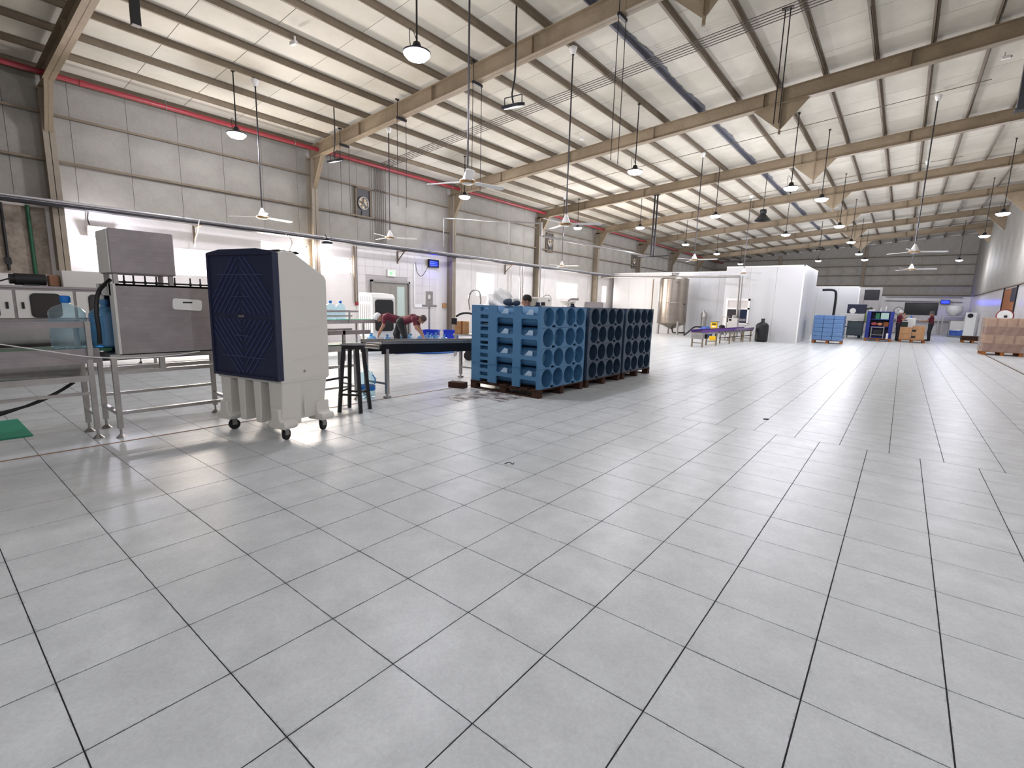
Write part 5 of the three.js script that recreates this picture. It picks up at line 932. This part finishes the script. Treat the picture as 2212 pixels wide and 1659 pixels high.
// ---- pallet of wrapped blue packs
function euroPallet(name, label, pos, turn, w, d, m = M.wood) {
  const t = thing(name, label, 'pallet', pos, turn, 'loaded pallets'); const n = 5;
  for (let k = 0; k < n; k++) part('deck_board', box(w, 0.02, d / n - 0.04, 0, 0.13, -d / 2 + (k + 0.5) * d / n), m, t);
  for (const x of [-w / 2 + 0.06, 0, w / 2 - 0.06]) { part('stringer', box(0.1, 0.02, d, x, 0.11, 0), m, t); part('runner', box(0.1, 0.02, d, x, 0.01, 0), m, t); for (const z of [-d / 2 + 0.07, 0, d / 2 - 0.07]) part('block', box(0.11, 0.08, 0.13, x, 0.06, z), m, t); }
  return t;
}
const packBlue = plain(0x5f97cf, 0.35), packDeep = plain(0x3c7ad0, 0.35);
{
  const px = -2.75, pz = -28.2; euroPallet('pallet', 'wooden pallet under the blue wrapped bottle packs', [px, 0, pz], 0.05, 1.25, 1.1);
  const group = 'shrink packs on the far pallet', proto = thing('bottle_pack', '', 'pack', [0, 0, 0], 0, group);
  part('bottles', [0, 1, 2, 3].flatMap((i) => [0, 1, 2].map((j) => cyl(0.035, 0.045, 0.195, -0.15 + i * 0.1, 0.0985, -0.11 + j * 0.11, 8))), packBlue, proto); part('wrap', rbox(0.405, 0.198, 0.345, 0.03, 0, 0.099, 0), new THREE.MeshPhysicalMaterial({ color: 0x9cc6ee, roughness: 0.15, transmission: 0.6, thickness: 0, side: THREE.DoubleSide }), proto);
  const LV = ['lowest', 'second', 'third', 'fourth', 'fifth', 'topmost']; let n = 0;
  for (let k = 0; k < 6; k++) for (let i = 0; i < 3; i++) for (let j = 0; j < 3; j++) {
        const label = 'blue shrink-wrapped bottle pack, ' + LV[k] + ' layer, ' + ['left', 'middle', 'right'][i] + ' column, ' + ['back', 'middle', 'front'][j] + ' row', pos = [px - 0.41 + i * 0.41, 0.142 + k * 0.2, pz - 0.355 + j * 0.355];
    const o = n++ ? dup(proto, pos, 0.0, label) : proto; if (n === 1) { o.position.set(...pos); o.userData.label = label; }
    if (k === 5) o.children[0].material = packDeep;
  }
}
{ // machines behind the pallet
  const t = thing('pipe_stand', 'dark bent pipe standing beside the white block', 'pipe', [-3.35, 0, -32]); part('pipe', tube([[0.35, 0.9, 0], [0.35, 2.4, 0], [0.3, 2.62, 0], [0.15, 2.68, 0], [-0.3, 2.68, 0]], 0.06, 30, 8), M.blackMetal, t); part('foot', cyl(0.05, 0.09, 0.95, 0.35, 0.47, 0, 12), M.blackMetal, t);
  const m = thing('label_machine', 'beige box machine with a dark blue upper cabinet behind the blue packs', 'machine', [-2.3, 0, -36.2]); part('body', rbox(1.2, 0.75, 0.9, 0.03, -0.1, 1.05, 0), M.offWhite, m); part('stand', [span(-0.65, -0.5, 0, 0.7, -0.4, 0.4), span(0.3, 0.45, 0, 0.7, -0.4, 0.4), span(-0.65, 0.5, 0.62, 0.7, -0.4, 0.4)], M.navy, m); part('upper_cabinet', rbox(0.95, 0.55, 0.4, 0.02, 0.05, 1.72, -0.25), M.navy, m); part('reel', put(cyl(0.16, 0.16, 0.1, 0, 0, 0, 18), -0.12, 1.6, 0.1, 0, PI / 2), M.whitePlastic, m); part('arm', [bar([0.5, 1.75, -0.1], [0.75, 1.75, 0], 0.05), sph(0.09, 0.75, 1.75, 0)], plain(0x22382e, 0.5), m); part('green_cover', rbox(0.2, 0.6, 0.3, 0.06, 0.62, 1.2, 0.1), plain(0x86a06a, 0.5), m);
  const c = thing('parts_cart', 'dark grey cart cabinet between the beige machine and the blue shelf', 'cart', [-2.1, 0, -34.6], 0.0); part('body', rbox(0.75, 0.8, 0.6, 0.02, 0, 0.6, 0), plain(0x27343a, 0.5), c); for (let k = 0; k < 2; k++) part('drawer', rbox(0.7, 0.36, 0.02, 0.008, 0, 0.42 + k * 0.38, 0.305), plain(0x2e3c43, 0.45), c); part('top', rbox(0.8, 0.03, 0.64, 0.01, 0, 1.01, 0), M.blackMetal, c); for (const x of [-0.35, 0.35]) for (const z of [-0.27, 0.27]) part('leg', box(0.04, 0.2, 0.04, x, 0.1, z), M.galv, c); part('papers', box(0.3, 0.03, 0.25, -0.1, 1.04, 0.05, 0.3), M.whitePlastic, c);
}
{ // blue shelving
  const t = thing('shelf_rack', 'tall dark blue metal shelf crowded with goods beside the workers', 'shelf', [-1.0, 0, -34.9]); const b = plain(0x1c2f8e, 0.4);
  for (const x of [-0.52, 0.52]) part('side_panel', box(0.18, 1.6, 0.6, x, 0.8, 0), b, t); for (const y of [0.12, 0.75, 1.15, 1.58]) part('shelf', box(0.88, 0.035, 0.6, 0, y, 0), b, t); part('back_panel', box(0.9, 1.6, 0.02, 0, 0.8, -0.29), plain(0x16204f, 0.5), t);
  const item = (name, label, cat, g, m, p) => { const o = thing(name, label, cat, p, 0, 'goods on the blue shelf'); part('body', g, m, o); };
  item('folder_box', 'pale green box with dark stripe on the shelf top level', 'box', rbox(0.36, 0.36, 0.3, 0.01, 0, 0.18, 0), plain(0xb9d8cf, 0.6), [0.2 - 1.0, 1.168, -34.78]); item('folder_box', 'dark green box on the shelf top level', 'box', rbox(0.2, 0.34, 0.3, 0.01, 0, 0.17, 0), plain(0x1f6a4a, 0.6), [-0.12 - 1.0, 1.168, -34.78]);
  item('sack', 'red and cream sack on the middle shelf level', 'sack', sph(0.15, 0, 0.12, 0, 1.0, 0.7, 0.8), plain(0xb9555a, 0.8), [-0.25 - 1.0, 0.768, -34.8]); item('sack', 'orange crumpled sack on the middle shelf level', 'sack', sph(0.13, 0, 0.11, 0, 1.0, 0.72, 0.8), plain(0xd08a63, 0.8), [0.02 - 1.0, 0.768, -34.75]); item('carton', 'brown flat carton on the middle shelf level', 'carton', rbox(0.24, 0.24, 0.3, 0.006, 0, 0.122, 0), M.cartonDark, [0.3 - 1.0, 0.768, -34.8]);
  item('paper_roll', 'white paper roll standing on top of the blue shelf, taller', 'roll', cyl(0.03, 0.03, 0.28, 0, 0.14, 0, 12), M.whitePlastic, [0.2 - 1.0, 1.6, -34.8]); item('paper_roll', 'white paper roll standing on top of the blue shelf, shorter', 'roll', cyl(0.03, 0.03, 0.2, 0, 0.1, 0, 12), M.whitePlastic, [-0.02 - 1.0, 1.6, -34.8]); item('tray', 'grey tray on top of the blue shelf at its left', 'tray', rbox(0.3, 0.1, 0.3, 0.01, 0, 0.05, 0), M.offWhite, [-0.42 - 1.0, 1.6, -34.8]);
  const s = thing('trolley', 'small grey steel trolley in front of the blue shelf', 'trolley', [-1.0, 0.142, -33.2]); for (const x of [-0.27, 0.27]) for (const z of [-0.18, 0.18]) part('post', box(0.035, 0.62, 0.035, x, 0.31, z), M.galv, s); for (const y of [0.2, 0.6]) part('tray', box(0.57, 0.03, 0.4, 0, y, 0), M.galv, s); part('load', rbox(0.4, 0.26, 0.3, 0.04, 0, 0.35, 0), M.blackMetal, s);
  euroPallet('pallet', 'light wooden empty pallet in front of the blue shelf', [-0.95, 0, -33.2], 0.04, 1.2, 0.9);
  const r = thing('film_roll', 'white roll standing on the light wooden pallet', 'roll', [-0.55, 0.142, -32.9]); part('roll', cyl(0.05, 0.05, 0.3, 0, 0.15, 0, 14), M.whitePlastic, r); part('core', cyl(0.02, 0.02, 0.33, 0, 0.165, 0, 10), M.carton, r);
}
{ // printer, cartons
  const t = thing('coding_printer', 'white printing machine between the two workers', 'machine', [0.22, 0, -36.9]); part('body', rbox(0.9, 0.6, 0.6, 0.05, -0.05, 0.98, 0), M.whitePlastic, t); part('slot', box(0.4, 0.05, 0.02, -0.2, 1.14, 0.3), M.black, t); part('panel', box(0.5, 0.4, 0.02, -0.2, 0.85, 0.305), plain(0x2b3b33, 0.5), t); part('stand', [span(-0.45, -0.38, 0, 0.68, -0.25, 0.25), span(0.28, 0.35, 0, 0.68, -0.25, 0.25)], M.galv, t); part('cone', lathe([[0.1, 1.28], [0.06, 1.34], [0.03, 1.42], [0, 1.43]], 14, 0.15, 0, 0), plain(0x4d7fc0, 0.5), t);
  euroPallet('pallet', 'brown pallet under the brown cartons by the workers', [0.5, 0, -33.9], 0.03, 1.1, 0.8, M.cartonDark);
  [[-0.3, 0, 0.5, 'lower left'], [0.23, 0, 0.52, 'lower right'], [-0.3, 0.33, 0.5, 'upper left'], [0.23, 0.33, 0.52, 'upper right']].forEach(([x, y, w, n]) => { const c = thing('carton', 'brown carton by the workers, ' + n + ' of the stack', 'carton', [0.5 + x, 0.142 + y, -33.9], 0, 'cartons by the workers'); part('box', rbox(w, 0.325 + (x > 0 && y ? 0.08 : 0), 0.6, 0.006, 0, 0.1625 + (x > 0 && y ? 0.04 : 0), 0), M.carton, c); if (x > 0) part('hand_hole', box(0.16, 0.12, 0.01, -0.18, 0.16, 0.302), M.black, c); });
}
{ // wall fan disc and far tank with caps
  const w = thing('pedestal_fan', 'round grey fan near the dark window of the end wall', 'fan', [-0.35, 0, -49.5]); part('post', bar([0, 0, 0], [0, 1.5, 0], 0.03), M.galv, w); part('cage', put(new THREE.TorusGeometry(0.28, 0.03, 8, 28), 0, 1.75, 0), M.galv, w); for (let k = 0; k < 4; k++) part('blade', put(box(0.12, 0.24, 0.01, 0, 0.13, 0, 0.4), 0, 1.75, 0, 0, 0, k * PI / 2), M.whitePlastic, w); part('hub', put(cyl(0.06, 0.06, 0.1, 0, 0, 0, 14), 0, 1.75, 0, 0, PI / 2), M.galv, w); part('base', cyl(0.25, 0.28, 0.04, 0, 0.02, 0, 20), M.galv, w);
  const t = thing('cap_bin', 'glass fronted bin of white and blue caps at the end of the aisle', 'bin', [3.1, 0, -45.9]); part('frame', [box(0.05, 1.15, 0.05, -0.5, 0.575, 0.35), box(0.05, 1.15, 0.05, 0.5, 0.575, 0.35), box(0.05, 1.15, 0.05, -0.5, 0.575, -0.35), box(0.05, 1.15, 0.05, 0.5, 0.575, -0.35), box(1.05, 0.05, 0.75, 0, 0.07, 0), box(1.05, 0.05, 0.05, 0, 1.13, 0.35)], M.galv, t); part('glass', box(0.95, 1.0, 0.01, 0, 0.62, 0.34), M.glass, t);
  part('blue_caps', [span(-0.47, 0.47, 0.1, 0.45, -0.33, 0.31), sph(0.2, 0.2, 0.42, 0.1, 1.2, 0.6, 1)], plain(0x2c5bb8, 0.5), t).userData.kind = 'stuff'; part('white_caps', [sph(0.3, 0.0, 0.46, 0, 1.3, 0.4, 0.9), box(0.25, 0.5, 0.5, 0.33, 0.7, 0)], M.whitePlastic, t).userData.kind = 'stuff'; part('back', span(-0.48, 0.48, 0.1, 1.12, -0.34, -0.36), M.offWhite, t);
  const h = thing('hopper', 'steel hopper under the far insect lamp', 'hopper', [2.95, 0, -49.4]); part('bowl', lathe([[0.08, 1.4], [0.45, 1.7], [0.48, 1.95], [0.46, 2.2]], 24), M.whitePlastic, h); part('table', rbox(1.3, 0.08, 0.6, 0.01, 0, 1.4, 0), M.steel, h); for (const x of [-0.6, 0.6]) for (const z of [-0.25, 0.25]) part('leg', box(0.06, 1.38, 0.06, x, 0.69, z), M.steel, h);
  const d = euroPallet('pallet', 'dark pallet by the right wall beyond the wrapped cartons', [3.2, 0, -37.6], 0, 0.95, 1.0, M.wood); const g = thing('slab_stack', 'dark brown slab stack on the pallet by the right wall', 'stack', [3.2, 0.142, -37.6]); part('slabs', rbox(0.98, 0.22, 1.0, 0.01, 0, 0.11, 0), M.darkWood, g); part('band', box(0.99, 0.225, 0.03, 0, 0.1125, 0.2), M.black, g);
}
{ // wrapped cartons at the right
  const px = 3.15, pz = -27.0; euroPallet('pallet', 'wooden pallet under the film wrapped cartons by the right wall', [px, 0, pz], 0.03, 1.15, 1.15);
  let k = 0; for (let y = 0; y < 4; y++) for (let i = 0; i < 2; i++) for (let j = 0; j < 2; j++) { if (j === 0 && y < 3 && i === 1) continue; const c = thing('carton', 'film wrapped brown carton by the right wall, ' + ['lowest', 'second', 'third', 'top'][y] + ' layer, ' + ['left', 'right'][i] + ' ' + ['back', 'front'][j], 'carton', [px - 0.28 + i * 0.56, 0.142 + y * 0.322, pz - 0.28 + j * 0.56], 0, 'film wrapped cartons'); part('box', rbox(0.555, 0.32, 0.555, 0.008, 0, 0.16, 0), y % 2 ? M.carton : M.cartonDark, c); part('tape', box(0.06, 0.314, 0.558, 0, 0.16, 0), M.cartonDark, c); }
  const w = thing('stretch_film', 'wrinkled clear stretch film round the carton stack at the right', 'film', [px, 0.135, pz]);
  const g = new THREE.CylinderGeometry(0.83, 0.86, 1.3, 120, 18, true); const p = g.attributes.position;
  for (let i = 0; i < p.count; i++) { const a = Math.atan2(p.getZ(i), p.getX(i)), y = p.getY(i), c = Math.cos(a), s = Math.sin(a), q = 0.612 / Math.max(Math.abs(c), Math.abs(s)), n = 0.012 * Math.sin(a * 17 + y * 9) + 0.01 * Math.sin(y * 31 + a * 5) + (y < -0.55 ? 0.03 : 0.006); p.setXYZ(i, c * (q + n), y + 0.655, s * (q + n)); } g.computeVertexNormals();
  part('film', fix(g), M.film, w);
  const d = thing('wrapping_machine', 'white round wrapping machine head behind the wrapped cartons', 'machine', [3.35, 0, -29.3], 0.1); part('column', box(0.14, 1.3, 0.14, 0.1, 0.65, 0), M.offWhite, d); part('head', put(cyl(0.24, 0.24, 0.1, 0, 0, 0, 28), 0, 1.52, 0.05, 0, PI / 2), M.whitePlastic, d); part('ring', put(new THREE.TorusGeometry(0.27, 0.02, 8, 30), 0, 1.52, 0.08), plain(0x8a2f35, 0.5), d); part('label', box(0.1, 0.1, 0.01, 0.02, 1.5, 0.105), M.blackMetal, d); part('base', rbox(0.5, 0.06, 0.5, 0.01, 0.1, 0.03, 0), M.galv, d);
  const q = thing('side_machine', 'white box with round dial beside the cap bin', 'machine', [3.45, 0, -43.6]); part('body', rbox(0.5, 1.7, 0.5, 0.02, 0, 0.85, 0), M.whitePlastic, q); part('dial', put(cyl(0.14, 0.14, 0.04, 0, 0, 0, 20), -0.05, 1.5, 0.26, 0, PI / 2), M.blackMetal, q);
}

scene.traverse((o) => { if (o.isMesh) o.castShadow = o.receiveShadow = true; });
renderer.render(scene, camera);
